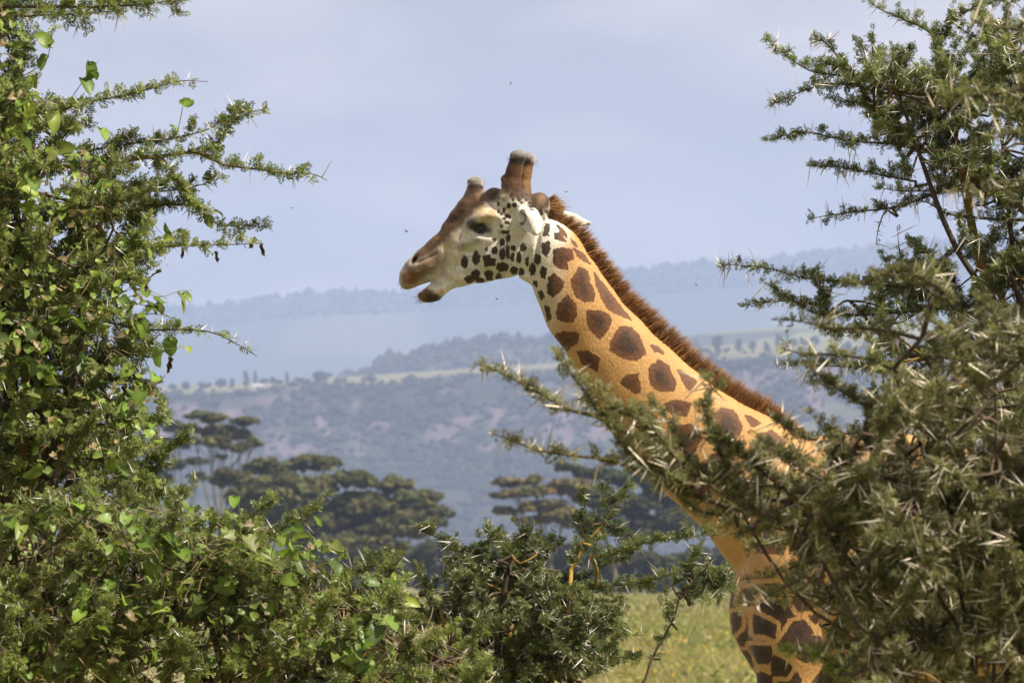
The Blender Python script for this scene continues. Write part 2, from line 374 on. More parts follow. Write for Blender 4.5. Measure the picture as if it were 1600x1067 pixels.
for a in [(645, 561, 545, 14, 'round'), (660, 556, 541, 12, 'round'), (674, 551, 537, 12, 'tall'), (688, 548, 536, 10, 'round'), (707, 543, 530, 10, 'tall'), (722, 541, 531, 12, 'round'), (735, 538, 530, 8, 'round')]:
    t_ = rim_tree(a[0], a[1], a[2], a[3], DM, mid_height, a[4]); t_['label'] = 'tree breaking the skyline of the dark wooded hill'; t_['group'] = 'trees on the wooded hill crest'
# a small farmhouse on the plateau
hp = P(403, 611, DR - 8); hp[2] = float(esc_height(np.array([hp[0]]), np.array([hp[1]]))[0]) - 0.3
fh = empty('farmhouse', hp); fh.scale = (1.5, 1.5, 1.5)
def boxv(x0, x1, y0, y1, z0, z1):
    return np.array([(x, y, z) for z in (z0, z1) for y in (y0, y1) for x in (x0, x1)], float), [(0, 2, 3, 1), (4, 5, 7, 6), (0, 1, 5, 4), (2, 6, 7, 3), (0, 4, 6, 2), (1, 3, 7, 5)]
mb = MB(); mb.add(*boxv(-2.8, 2.8, 0, 4, 0, 2.4), C=(0.62, 0.58, 0.55)); mb.build('wall', rough_mat('whitewash', (0.9, 0.9, 0.9), (1, 1, 1), 2), fh, smooth=False)
mb = MB(); mb.add([(-3.1, -0.3, 2.4), (3.1, -0.3, 2.4), (3.1, 2, 3.7), (-3.1, 2, 3.7), (3.1, 4.3, 2.4), (-3.1, 4.3, 2.4)], [(0, 1, 2, 3), (3, 2, 4, 5), (0, 5, 4, 1)], [(1, 4, 2), (0, 3, 5)], (0.5, 0.47, 0.5))
mb.build('roof', rough_mat('iron_roof', (0.8, 0.8, 0.8), (1.1, 1.1, 1.1), 3, 0.5), fh, smooth=False)
mb = MB(); mb.add(*boxv(-0.5, 0.5, -0.05, 0.05, 0, 2), C=(0.1, 0.07, 0.05)); mb.build('door', M['bark'], fh, smooth=False)
tag(fh, 'small pale farmhouse among trees on the plateau rim', 'house')

# ---- fever trees across the meadow, about 600 m away
def fever_tree(label, D, base_px, clumps, colr, lsize=0.30, dens=1.0, twigs=True, seed=0, name='acacia_tree'):
    r_ = np.random.default_rng(seed); s_ = D / FPX
    base = P(base_px, 900, D); base[2] = 0
    root = empty(name, base)
    cs, rs, ns = [], [], []
    mb = MB()
    zmin = min(P(c[0], c[1], D)[2] for c in clumps); fork = np.array([0, 0, max(1.2, zmin * 0.42)])
    tube(mb, smooth_path([(0, 0, -0.1), (0.1, 0, fork[2] * 0.5), fork], 6), np.linspace(0.36, 0.25, 6), 8)
    for (cx, cy_, rx, ry) in clumps:
        c = P(cx, cy_, D) - base; yy = r_.uniform(-0.8, 0.8) * rx * s_ * 0.8; c[1] += yy
        m_ = max(3, int(rx * ry / 17))
        for q in range(m_):
            d = nrm(r_.normal(size=3)) * r_.uniform(0.35, 1.0) ** 0.6
            cc = c + d * np.array([rx, rx * 0.8, ry]) * s_ * 0.85
            k = r_.uniform(0.55, 1.0)
            rr = np.array([min(rx, 22) * 0.62, min(rx, 22) * 0.62, min(ry, 14) * 0.52]) * s_ * k
            cs.append(cc); rs.append(rr); ns.append(int(95 * dens * k))
        mid_ = fork + (c - fork) * 0.5 + np.array([0, 0, -0.12 * np.linalg.norm(c - fork)])
        tube(mb, smooth_path([fork, mid_, c], 7), np.linspace(0.17, 0.04, 7), 5)
        for q in range(3):
            e = c + r_.uniform(-1, 1, 3) * np.array([rx, rx, ry]) * s_ * 0.8
            tube(mb, smooth_path([mid_ * 0.4 + c * 0.6, (mid_ + c + 2 * e) / 4, e], 4), np.linspace(0.07, 0.02, 4), 4)
    mb.build('trunk', M['fbark'], root)
    V, Q, n_ = leaf_cloud(cs, rs, ns, lsize, r_)
    hue = np.repeat(r_.uniform(0.75, 1.3, (len(ns), 1)), ns, 0) * r_.uniform(0.7, 1.3, (n_, 1))
    col3 = np.asarray(colr) * hue; col3[:, 0] *= np.repeat(r_.uniform(0.85, 1.25, len(ns)), ns)
    mb = MB(); mb.add(V, Q, None, np.repeat(col3, 4, 0)); mb.build('crown', M['far'], root, smooth=False)
    tag(root, label, 'tree', 'acacia trees across the meadow'); return root
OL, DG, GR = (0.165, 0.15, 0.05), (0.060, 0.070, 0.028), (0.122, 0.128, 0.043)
fever_tree('tall flat-topped acacia with open layered crown and bare forked limbs', 640, 345,
           [(322, 650, 34, 9), (300, 668, 20, 7), (350, 676, 45, 13), (385, 658, 25, 7), (395, 690, 16, 8), (330, 690, 30, 8), (365, 698, 26, 8), (345, 712, 10, 4)], GR, dens=1.1, seed=1)
fever_tree('dark thin-leaved acacia behind the tall flat-topped one', 680, 285,
           [(270, 665, 22, 9), (255, 690, 20, 10), (282, 690, 16, 9), (305, 722, 22, 7), (268, 725, 22, 9), (250, 745, 20, 12), (310, 745, 18, 6)], DG, dens=0.8, seed=2)
fever_tree('broad olive acacia with the widest dome-shaped crown', 600, 520,
           [(360, 745, 35, 16), (420, 728, 50, 15), (490, 722, 45, 13), (470, 765, 70, 22), (545, 748, 50, 14), (400, 775, 55, 22), (560, 790, 60, 22), (610, 756, 40, 12), (650, 780, 45, 16), (685, 800, 30, 10), (480, 815, 90, 25), (620, 825, 70, 18), (560, 850, 90, 20), (385, 820, 60, 30), (440, 775, 90, 40), (580, 800, 95, 40), (520, 830, 120, 40), (650, 815, 50, 25)], GR, dens=0.72, seed=3)
fever_tree('acacia with stepped layers of tawny foliage and a ragged edge', 600, 860,
           [(800, 752, 34, 7), (835, 748, 25, 6), (800, 772, 34, 7), (835, 768, 40, 9), (800, 795, 34, 7), (850, 790, 45, 9), (890, 760, 35, 14), (880, 805, 45, 14), (835, 812, 30, 7)], OL, dens=1.1, seed=4)
fever_tree('darker spreading acacia beside the giraffe neck', 625, 960,
           [(890, 728, 28, 7), (930, 738, 35, 10), (980, 745, 40, 15), (930, 775, 45, 18), (985, 785, 50, 20), (1040, 770, 45, 25), (930, 815, 50, 20), (1000, 825, 55, 22), (1060, 815, 40, 25)], DG, dens=1.0, seed=5)
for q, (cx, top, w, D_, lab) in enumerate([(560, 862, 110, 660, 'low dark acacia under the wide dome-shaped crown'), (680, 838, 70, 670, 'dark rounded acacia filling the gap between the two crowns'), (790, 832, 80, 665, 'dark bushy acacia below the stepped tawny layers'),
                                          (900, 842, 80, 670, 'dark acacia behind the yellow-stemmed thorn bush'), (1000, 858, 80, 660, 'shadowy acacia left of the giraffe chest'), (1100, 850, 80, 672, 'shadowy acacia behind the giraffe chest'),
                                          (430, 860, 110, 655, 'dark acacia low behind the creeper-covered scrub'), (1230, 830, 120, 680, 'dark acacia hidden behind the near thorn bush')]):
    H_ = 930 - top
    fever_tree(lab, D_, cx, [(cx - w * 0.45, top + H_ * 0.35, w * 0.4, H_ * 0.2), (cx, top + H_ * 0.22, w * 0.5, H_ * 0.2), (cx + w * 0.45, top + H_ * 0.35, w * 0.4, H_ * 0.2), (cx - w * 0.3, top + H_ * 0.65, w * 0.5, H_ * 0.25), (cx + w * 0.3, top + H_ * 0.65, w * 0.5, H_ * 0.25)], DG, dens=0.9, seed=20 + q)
# meadow-edge bushes
for q, (cx, top, w) in enumerate([(1022, 908, 40), (975, 915, 26), (940, 912, 30), (1075, 905, 45), (905, 908, 40), (1130, 905, 40)]):
    D_ = 575; base = P(cx, 930, D_); base[2] = 0; s_ = D_ / FPX; H_ = (932 - top) * s_ * 1.25; w_ = w * 0.5 * s_
    root = empty('meadow_bush', base); r_ = np.random.default_rng(60 + q)
    mb = MB()
    for k in range(4):
        mb = MB(); tube(mb, [(0, 0, -0.05), r_.normal(size=3) * 0.3 * w_ + (0, 0, H_ * 0.6)], [0.06, 0.03], 4); mb.build('stem', M['fbark'], root)
    V, Q, n_ = leaf_cloud([r_.normal(size=3) * (w_ * 0.45, w_ * 0.45, H_ * 0.12) + (0, 0, H_ * 0.55) for k in range(9)], [(w_ * 0.5, w_ * 0.5, H_ * 0.3)] * 9, [90] * 9, 0.16, r_)
    mb = MB(); mb.add(V, Q, None, np.repeat(np.array((0.035, 0.045, 0.022)) * r_.uniform(0.7, 1.3, (n_, 1)), 4, 0)); mb.build('foliage', M['far'], root, smooth=False)
    tag(root, 'small dark round bush at the far edge of the meadow', 'bush', 'bushes at the meadow edge')

# ---- the meadow: grass, seed heads and yellow flowers
def grass_patch(n, xr, yr, hmin, hmax, wid, rng, cols, bend=0.35):
    x = rng.uniform(*xr, n); u = rng.uniform(0, 1, n); y = yr[0] + (yr[1] - yr[0]) * u
    patch = fbm(x / 3.0, y / 9.0, 3, 61)
    h = rng.uniform(hmin, hmax, n) * (0.45 + 1.1 * patch); a = rng.uniform(0, 6.28, n)
    s = np.stack([np.cos(a), np.sin(a), 0 * a], -1); w = (wid * rng.uniform(0.6, 1.4, n))[:, None]
    ln = nrm(np.stack([rng.normal(size=n), rng.normal(size=n), 0 * a], -1)) * (h * bend * rng.uniform(0.2, 1.4, n))[:, None]
    p = np.stack([x, y, 0 * x], -1); up = np.array([0, 0, 1.0])
    m1 = p + ln * 0.35 + up * (h * 0.55)[:, None]; tip = p + ln + up * h[:, None]
    V = np.stack([p - s * w, p + s * w, m1 + s * w * 0.8, m1 - s * w * 0.8, tip], 1)
    i = np.arange(n)[:, None] * 5
    k = np.clip((patch - 0.3) * 2.4 + rng.normal(size=n) * 0.28, 0, 1)[:, None]
    C = np.asarray(cols[0]) * (1 - k) + np.asarray(cols[1]) * k; C = C * rng.uniform(0.7, 1.3, (n, 1))
    return V.reshape(-1, 3), i + np.array([[0, 1, 2, 3]]), i + np.array([[3, 2, 4]]), np.repeat(C, 5, 0)
rng = np.random.default_rng(11); mb = MB()
gc = ((0.40, 0.33, 0.14), (0.19, 0.22, 0.045))
mb.add(*grass_patch(42000, (-4, 12), (112, 170), 0.2, 0.5, 0.018, rng, gc, 0.9))
mb.add(*grass_patch(36000, (-8, 22), (170, 300), 0.2, 0.55, 0.035, rng, gc, 0.9))
mb.add(*grass_patch(26000, (-20, 40), (300, 590), 0.25, 0.55, 0.07, rng, gc, 0.9))
mb.add(*grass_patch(9000, (-6, 10), (8, 112), 0.2, 0.45, 0.012, rng, gc))
# broad-leaved weeds
wc = [(rng.uniform(-3, 12), rng.uniform(112, 300), 0.0) for k in range(2600)]; wc = np.array(wc); pt_ = fbm(wc[:, 0] / 1.6, wc[:, 1] / 7.0, 3, 17); wc = wc[(pt_ > 0.42)]; pt_ = pt_[pt_ > 0.42]
hh = rng.uniform(0.15, 0.6, len(wc)); wc[:, 2] = hh * 0.6
V, Q, n_ = leaf_cloud(list(wc), [(0.32 * h_ / 0.4, 0.32 * h_ / 0.4, h_ * 0.5) for h_ in hh], [22] * len(wc), 0.075, rng)
wcol = np.array([(0.19, 0.22, 0.03), (0.11, 0.15, 0.03), (0.30, 0.30, 0.05), (0.34, 0.28, 0.13)])[rng.choice(4, len(wc), p=[0.4, 0.25, 0.2, 0.15])]
mb.add(V, Q, None, np.repeat(np.repeat(wcol, 22, 0) * rng.uniform(0.6, 1.4, (n_, 1)), 4, 0))
tag(mb.build('grass', M['grass'], smooth=False), label='dry and green meadow grass beyond the thorn bushes', cat='grass', kind='stuff')
n = 320; fx = rng.uniform(-2, 10, n); fy = rng.uniform(112, 200, n); fz = rng.uniform(0.3, 0.6, n)
mb = MB(); V, Q, n_ = leaf_cloud([(a, b, c) for a, b, c in zip(fx, fy, fz)], [(0.05, 0.05, 0.04)] * n, [5] * n, 0.035, rng)
mb.add(V, Q, None, np.tile((0.62, 0.40, 0.02), (n_ * 4, 1))); tag(mb.build('meadow_flowers', M['grass'], smooth=False), label='small yellow flowers scattered in the meadow grass', cat='flowers', kind='stuff')
print('terrain', round(time.time() - T0, 1))
# ================================================================== thorn acacias
WOOD, WOODY, WOODD = np.array((0.085, 0.062, 0.04)), np.array((0.34, 0.22, 0.05)), np.array((0.05, 0.037, 0.026))
def leaves_add(mb, pos, d, up, L, rng, cols, pairs=5):
    """feathery bipinnate leaves: `pairs` pairs of narrow pinnae on a short rachis"""
    n = len(pos)
    s = nrm(np.cross(d, up)); nrml = nrm(np.cross(s, d))
    t = np.linspace(0.18, 1.0, pairs)[None, :, None]
    side = np.array([1.0, -1.0])[None, None, :]
    prof_ = np.sin(np.pi * (0.22 + 0.66 * t))
    Lx = L[:, None, None]
    base = pos[:, None, None] + d[:, None, None] * (t * Lx)[..., None]
    pd = d[:, None, None] * (0.45 + 0.5 * t ** 3)[..., None] + s[:, None, None] * side[..., None] + nrml[:, None, None] * rng.normal(0.12, 0.28, (n, pairs, 2, 1))
    pd = nrm(pd); pl = (0.50 * Lx * prof_ * rng.uniform(0.8, 1.15, (n, pairs, 2)))[..., None]
    wv = nrm(np.cross(pd, nrml[:, None, None] + 0.3 * rng.normal(size=(n, pairs, 2, 3)))) * (0.095 * Lx * np.ones((n, pairs, 2)))[..., None]
    a = np.broadcast_to(base, pd.shape); b = a + pd * pl * 0.45 + wv; c = a + pd * pl; e = a + pd * pl * 0.5 - wv
    V = np.stack([a, b, c, e], 3).reshape(-1, 3)
    C = np.repeat(cols, pairs * 8, 0)
    mb.add(V, np.arange(len(V)).reshape(-1, 4), None, C)
def thorns_add(mb, pos, d, L, R, cols):
    n = len(pos); s, t = perp(d); a = np.arange(3) * 2.094
    ring = np.cos(a)[None, :, None] * s[:, None] + np.sin(a)[None, :, None] * t[:, None]
    V = np.concatenate([pos[:, None] + ring * R[:, None, None], pos[:, None] + d[:, None] * (L * 0.5)[:, None, None] + ring * (R * 0.8)[:, None, None], (pos + d * L[:, None])[:, None]], 1)
    i = np.arange(n)[:, None] * 7
    Q = np.concatenate([i + np.array([[k, (k + 1) % 3, 3 + (k + 1) % 3, 3 + k]]) for k in range(3)])
    Tt = np.concatenate([i + np.array([[3 + k, 3 + (k + 1) % 3, 6]]) for k in range(3)])
    tipc = cols[:, None] * np.array([1, 1, 1, 1, 1, 1, 0.55])[None, :, None]
    mb.add(V.reshape(-1, 3), Q, Tt, tipc.reshape(-1, 3))
STYLE = {                     # leaf colours (old, young), thorn length, thorns per node, leaf length
    'left':  dict(c0=(0.155, 0.192, 0.050), c1=(0.30, 0.335, 0.085), tl=0.050, tp=0.22, ll=0.042, lp=3.0, tc=(0.74, 0.71, 0.65)),
    'right': dict(c0=(0.13, 0.165, 0.055), c1=(0.25, 0.28, 0.075), tl=0.064, tp=0.33, ll=0.038, lp=3.4, tc=(0.72, 0.68, 0.60)),
    'near':  dict(c0=(0.165, 0.175, 0.068), c1=(0.26, 0.25, 0.09), tl=0.066, tp=0.36, ll=0.036, lp=3.6, tc=(0.70, 0.62, 0.49)),
    'mid':   dict(c0=(0.10, 0.13, 0.045), c1=(0.21, 0.23, 0.065), tl=0.050, tp=0.28, ll=0.036, lp=3.6, tc=(0.72, 0.68, 0.60)),
}
def clothe(paths, st, rng, leafmb, thornmb, bare_tip=0.0, leafy=1.0, step=0.0105, side=True, down=0.0):
    """put leaf fascicles and paired thorns at the nodes of each path (list of (pts, leafiness))"""
    S = STYLE[st]
    P_, D_, TIP = [], [], []
    for pts, lf in paths:
        seg = np.linalg.norm(np.diff(pts, axis=0), axis=1); cum = np.concatenate([[0], np.cumsum(seg)])
        n = max(2, int(cum[-1] / step)); u = (np.arange(n) + rng.uniform(0.2, 0.8, n)) / n * cum[-1]
        p = np.stack([np.interp(u, cum, pts[:, k]) for k in range(3)], -1)
        g = nrm(np.gradient(pts, axis=0)); d = nrm(np.stack([np.interp(u, cum, g[:, k]) for k in range(3)], -1))
        ok = (u / cum[-1] < 1 - bare_tip) & (rng.uniform(0, 1, n) < lf)
        P_.append(p); D_.append(d); TIP.append(np.stack([u / cum[-1], ok], -1))
    p, d, tip = np.concatenate(P_), np.concatenate(D_), np.concatenate(TIP)
    # leaves
    cnt = rng.poisson(S['lp'] * leafy, len(p)) * (tip[:, 1] > 0); idx = np.repeat(np.arange(len(p)), cnt); n = len(idx)
    if n:
        r_ = nrm(rng.normal(size=(n, 3))); ld = nrm(d[idx] * rng.uniform(0.0, 0.8, (n, 1)) + r_ * 0.9 + np.array([0, 0, 0.25]))
        up = nrm(np.array([0, 0, 1.0]) + 0.6 * rng.normal(size=(n, 3)))
        L = S['ll'] * rng.uniform(0.55, 1.3, n) * (1 - 0.35 * tip[idx, 0])
        k = np.clip(0.15 + 0.55 * tip[idx, 0] ** 2 + rng.normal(size=n) * 0.22, 0, 1)[:, None]
        C = (np.array(S['c0']) * (1 - k) + np.array(S['c1']) * k) * rng.uniform(0.75, 1.25, (n, 1))
        leaves_add(leafmb, p[idx], ld, up, L, rng, C, 5)
    # thorns, two to a node
    m = rng.uniform(0, 1, len(p)) < S['tp']; q, qd = p[m], d[m]; n = len(q)
    if n:
        r_ = rng.normal(size=(n, 3)) + np.array([0, 0, -down]); r_ = nrm(r_ - qd * (r_ * qd).sum(-1, keepdims=True))
        bb = np.cross(qd, r_); tl = S['tl'] * np.clip(rng.gamma(4, 0.27, n), 0.35, 1.9)
        tcol = np.array(S['tc']) * rng.uniform(0.55, 1.25, (n, 1))
        for sg in (1, -1):
            td = nrm(r_ * 0.75 + sg * bb * rng.uniform(0.15, 0.7, (n, 1)) + qd * rng.uniform(-0.1, 0.35, (n, 1)))
            one = rng.uniform(0, 1, n) < (1.0 if sg > 0 else 0.55)
            q_, td, tl_, tc_ = q[one], td[one], tl[one], tcol[one]
            if len(q_): thorns_add(thornmb, q_, td, tl_ * rng.uniform(0.7, 1.1, len(q_)), 0.0019 * np.sqrt(tl_ / 0.05), tc_)

def side_shoots(path, rng, every=0.07, lmin=0.06, lmax=0.2, lift=0.25, taper=True):
    seg = np.linalg.norm(np.diff(path, axis=0), axis=1); cum = np.concatenate([[0], np.cumsum(seg)]); out = []
    u = rng.uniform(0.02, every)
    g = nrm(np.gradient(path, axis=0))
    while u < cum[-1] - 0.02:
        b = np.array([np.interp(u, cum, path[:, k]) for k in range(3)]); d = np.array([np.interp(u, cum, g[:, k]) for k in range(3)])
        r_ = nrm(rng.normal(size=3)); dd_ = nrm(d * rng.uniform(0.5, 1.0) + r_ * 0.8 + np.array([0, 0, lift]))
        l = rng.uniform(lmin, max(lmax, lmin + 0.005)) * ((1 - 0.6 * u / cum[-1]) if taper else 1)
        e = b + dd_ * l; mid_ = b + dd_ * l * 0.5 + rng.normal(size=3) * l * 0.07
        out.append(smooth_path([b, mid_, e], 6)); u += every * rng.uniform(0.5, 1.5)
    return out
def branch_meshes(paths, st, rng, r0, r1, col, bare_tip=0.0, shoots=True, leafy=1.0, every=0.07, lmax=0.18, main_leaf=0.75, down=0.0, origin=None):
    """wood, leaves and thorns of one branch with its side shoots"""
    wood, lf, th = MB(), MB(), MB(); al = []
    for p in paths:
        k = np.linspace(0, 1, len(p))[:, None]
        tube(wood, p, np.linspace(r0, r1, len(p)), 5, np.asarray(col) * (1 - k) + WOOD * 1.3 * k)
        al.append((p, main_leaf))
        if shoots:
            for s_ in side_shoots(p, rng, every, min(0.05, lmax * 0.6), lmax):
                tube(wood, s_, np.linspace(min(r1 * 1.3, 0.004), 0.0011, len(s_)), 4, WOOD * rng.uniform(0.8, 1.5)); al.append((s_, 1.0))
    clothe(al, st, rng, lf, th, bare_tip, leafy, down=down)
    return wood, lf, th
def spray_variants(st, n, seed):
    out = []
    for q in range(n):
        r_ = np.random.default_rng(seed + q); L = r_.uniform(0.2, 0.36)
        pts = [np.zeros(3)]
        d = np.array([1.0, 0, 0.0])
        for k in range(4):
            d = nrm(d + r_.normal(size=3) * 0.18 + np.array([0, 0, 0.05])); pts.append(pts[-1] + d * L / 4)
        p = smooth_path(pts, 10)
        w, l, t = branch_meshes([p], st, r_, 0.0042, 0.0013, WOOD * r_.uniform(0.8, 1.6), every=0.055, lmax=0.15)
        out.append((w.mesh('branch', M['bark']), l.mesh('leaves', M['acacia'], smooth=False), t.mesh('thorns', M['thorn'], smooth=False)))
    return out
VAR = {st: spray_variants(st, 9, 100 * i) for i, st in enumerate(STYLE)}
def add_branch(root, meshes, mw=None):
    o = bpy.data.objects.new('branch', meshes[0]); link(o, root)
    if mw is not None: o.matrix_local = mw
    for nm, me in (('leaves', meshes[1]), ('thorns', meshes[2])):
        if len(me.vertices): a = bpy.data.objects.new(nm, me); link(a, o); a['kind'] = 'stuff'
    return o
def shrub(name, label, st, D, base_px, ells, traced, n, depth, seed, trunk_r=0.035, yellow=0.3, spread=0.5, lift=0.25, dead=0.0, base_dx=0.0, scl=(0.75, 1.2), stem=None, hub_px=None):
    """ells: (cx, cy, rx, ry) in photo pixels at distance D, depth in metres; traced: (pixels, depth offset, r0, options)"""
    rng = np.random.default_rng(seed); s_ = D / FPX
    base = P(base_px, 900, D); base[2] = 0; base[1] += base_dx
    root = empty(name, base)
    wood = MB()
    cen = np.array([P(e[0], e[1], D) - base for e in ells])
    cen[:, 1] += rng.uniform(-0.3, 0.3, len(cen)) * depth
    # trunk: forks near the ground, one limb to every mass of foliage
    limbs = []; hub = cen.mean(0) * np.array([1, 1, 0.92]) if hub_px is None else P(*hub_px, D) - base
    if stem:
        lp = smooth_path(np.concatenate([[(0, 0, -0.05)], [P(a, b, D) - base for a, b in stem]]), 30); limbs.append(lp); tube(wood, lp, np.linspace(trunk_r, 0.002, 30), 6, WOOD)
    for c in (cen if not stem else []):
        f = np.array([rng.normal() * 0.04, rng.normal() * 0.04, min(0.5, c[2] * 0.3) * rng.uniform(0.5, 1)])
        m_ = np.array([hub[0] * 0.75 + c[0] * 0.25, hub[1] * 0.6 + c[1] * 0.4, min(hub[2], c[2]) * 0.82]) + rng.normal(size=3) * 0.05
        lp = smooth_path([np.array([0, 0, -0.05]), f, m_, (m_ * 0.4 + c * 0.6) + rng.normal(size=3) * 0.04, c], 18); limbs.append(lp)
        col = WOODY * rng.uniform(0.5, 0.9) if rng.uniform() < yellow else WOODD * 1.3
        tube(wood, lp, np.linspace(trunk_r, min(0.009, trunk_r * 0.6), 18), 6, col)
    lp_all = np.concatenate(limbs)
    # sprays through the volume
    wts = np.array([e[2] * e[3] for e in ells], float); wts /= wts.sum()
    which = rng.choice(len(ells), n, p=wts)
    for q in range(n):
        e = ells[which[q]]
        v = nrm(rng.normal(size=3)) * rng.uniform(0.05, 1) ** (1 / 3)
        p = P(e[0] + v[0] * e[2], e[1] - v[2] * e[3], D) - base
        p[1] += v[1] * depth
        k = np.argmin(((lp_all - p) ** 2).sum(-1)); a0 = lp_all[k]
        out = nrm(p - cen[which[q]] * 0.6 - a0 * 0.4 + rng.normal(size=3) * 0.12)
        d = nrm(out * spread + rng.normal(size=3) * 0.45 + np.array([0, 0, lift]))
        sc = rng.uniform(*scl)
        b = p - d * 0.14 * sc
        if np.linalg.norm(b - a0) > 0.03:
            tube(wood, smooth_path([a0, (a0 + b) / 2 + rng.normal(size=3) * 0.03, b], 5), np.linspace(0.0065, 0.0042, 5), 4, WOODY * 0.6 if rng.uniform() < yellow * 0.5 else WOOD * rng.uniform(0.6, 1.5), cap=False)
        zx = Vector(d); up = Vector(nrm(np.array([0, 0, 1.0]) + rng.normal(size=3) * 0.5))
        yv = up.cross(zx).normalized(); zv = zx.cross(yv)
        mw = Matrix(((zx.x, yv.x, zv.x, b[0]), (zx.y, yv.y, zv.y, b[1]), (zx.z, yv.z, zv.z, b[2]), (0, 0, 0, 1))) @ Matrix.Scale(sc, 4)
        add_branch(root, VAR[st][rng.integers(len(VAR[st]))], mw)
    # branches followed one by one from the photograph
    for tr in traced:
        pix, dy, r0 = tr[:3]; opt = dict(tr[3]) if len(tr) > 3 else {}
        pts = np.array([P(a, b, D + dy) - base for a, b in pix]); m_ = len(pts)
        pts[:, 1] += np.cumsum(rng.normal(size=m_) * 0.02)
        path = smooth_path(pts, max(8, m_ * 4))
        colr = opt.pop('col', WOOD); tipw = opt.pop('tip', 0.0013)
        k = np.argmin(((lp_all - pts[0]) ** 2).sum(-1)); a0 = lp_all[k]
        tube(wood, smooth_path([a0, (a0 + pts[0]) / 2 + rng.normal(size=3) * 0.03, pts[0]], 6), np.linspace(r0 * 1.3, r0, 6), 5, colr, cap=False)
        lp_all = np.concatenate([lp_all, path])
        w, l, t = branch_meshes([path], opt.pop('st', st), rng, r0, tipw, colr, **opt)
        add_branch(root, (w.mesh('branch', M['bark']), l.mesh('leaves', M['acacia'], smooth=False), t.mesh('thorns', M['thorn'], smooth=False)))
    wood.build('trunk', M['bark'], root)
    if dead:
        dm = MB()
        for q in range(int(dead)):
            e = ells[which[rng.integers(n)]]; v = nrm(rng.normal(size=3)) * rng.uniform(0.3, 0.95)
            v[1] = -abs(v[1]) if rng.uniform() < 0.75 else v[1]; p = P(e[0] + v[0] * e[2], e[1] - v[2] * e[3], D) - base; p[1] += v[1] * depth
            d = nrm(rng.normal(size=3) + np.array([0, 0, -0.3])); l = rng.uniform(0.05, 0.17)
            tube(dm, smooth_path([p, p + d * l * 0.5 + rng.normal(size=3) * 0.008, p + d * l + np.array([0, 0, -0.008])], 6), np.linspace(0.0019, 0.0007, 6), 4, np.array((0.33, 0.25, 0.14)) * rng.uniform(0.25, 1.25))
        o = dm.build('dead_twigs', M['bark'], root); o['kind'] = 'stuff'
    tag(root, label, 'thorn bush'); return root, base

# ---- the tall acacia on the left, hung with creeper
L_ELL = [(-30, 60, 75, 110), (-10, 190, 85, 90), (50, 300, 140, 85), (70, 390, 140, 75), (45, 480, 120, 90), (50, 580, 120, 90), (60, 670, 130, 70), (130, 735, 130, 50), (160, 310, 100, 55), (150, 420, 80, 55), (140, 560, 80, 70), (150, 660, 90, 50), (-150, 350, 130, 330), (-120, 750, 160, 200)]
YB = WOODY * 0.8
L_TR = [([(-20, 10), (60, 10), (150, 10), (230, 4), (300, -4)], 0.0, 0.008, dict(down=1.2, every=0.045)), ([(-20, 30), (50, 26), (130, 22), (200, 16)], 0.15, 0.006, dict(down=1.0)),
        ([(40, 205), (85, 182), (120, 166), (190, 152), (250, 136), (285, 127), (325, 128)], 0.0, 0.006, dict(every=0.06, lmax=0.10, bare_tip=0.14)),
        ([(0, 275), (100, 262), (180, 254), (265, 243), (310, 240), (350, 258), (400, 265), (450, 272), (490, 274), (512, 284)], 0.0, 0.010, dict(col=YB, every=0.06, lmax=0.13, bare_tip=0.06)),
        ([(310, 240), (338, 226), (352, 205), (375, 182), (395, 176), (418, 170)], 0.0, 0.006, dict(every=0.05, lmax=0.09, leafy=0.9)),
        ([(120, 240), (200, 226), (270, 217), (320, 204), (345, 190), (375, 170)], 0.1, 0.005, dict(every=0.06, lmax=0.10)),
        ([(255, 248), (280, 285), (300, 315), (330, 332)], -0.05, 0.005, dict(every=0.05, lmax=0.12)),
        ([(150, 300), (200, 298), (260, 298), (320, 288), (352, 275)], 0.1, 0.005, dict(every=0.055, lmax=0.12)),
        ([(170, 335), (240, 322), (300, 322), (340, 350), (380, 352), (424, 354)], 0.0, 0.006, dict(every=0.055, lmax=0.12)),
        ([(180, 390), (240, 385), (310, 382), (360, 381), (405, 379)], -0.1, 0.005, dict(every=0.06, lmax=0.11)),
        ([(150, 500), (228, 515), (296, 515), (338, 522), (374, 540), (403, 558)], 0.0, 0.005, dict(every=0.07, lmax=0.08, bare_tip=0.38)),
        ([(120, 590), (160, 594), (228, 602), (262, 640)], 0.05, 0.005, dict(every=0.06)), ([(150, 640), (200, 660), (240, 662), (262, 650)], -0.05, 0.005, dict(every=0.06)),
        ([(180, 735), (240, 730), (265, 705), (303, 683)], 0.0, 0.006, dict(every=0.06)), ([(0, 20), (15, 60), (30, 100), (36, 150)], 0, 0.006), ([(0, 180), (60, 170), (105, 165)], 0.1, 0.005),
        ([(150, 440), (190, 430), (225, 400), (262, 385)], 0.1, 0.004), ([(170, 560), (205, 555), (245, 560)], 0, 0.004), ([(130, 300), (160, 280), (215, 262)], -0.1, 0.005)]
L_ROOT, L_BASE = shrub('thorn_acacia', 'tall thorn acacia draped in leafy creeper, its branches reaching into the sky', 'left', 22.0, -60, L_ELL, L_TR, 280, 0.55, 1, scl=(0.75, 1.2), trunk_r=0.05, dead=500)
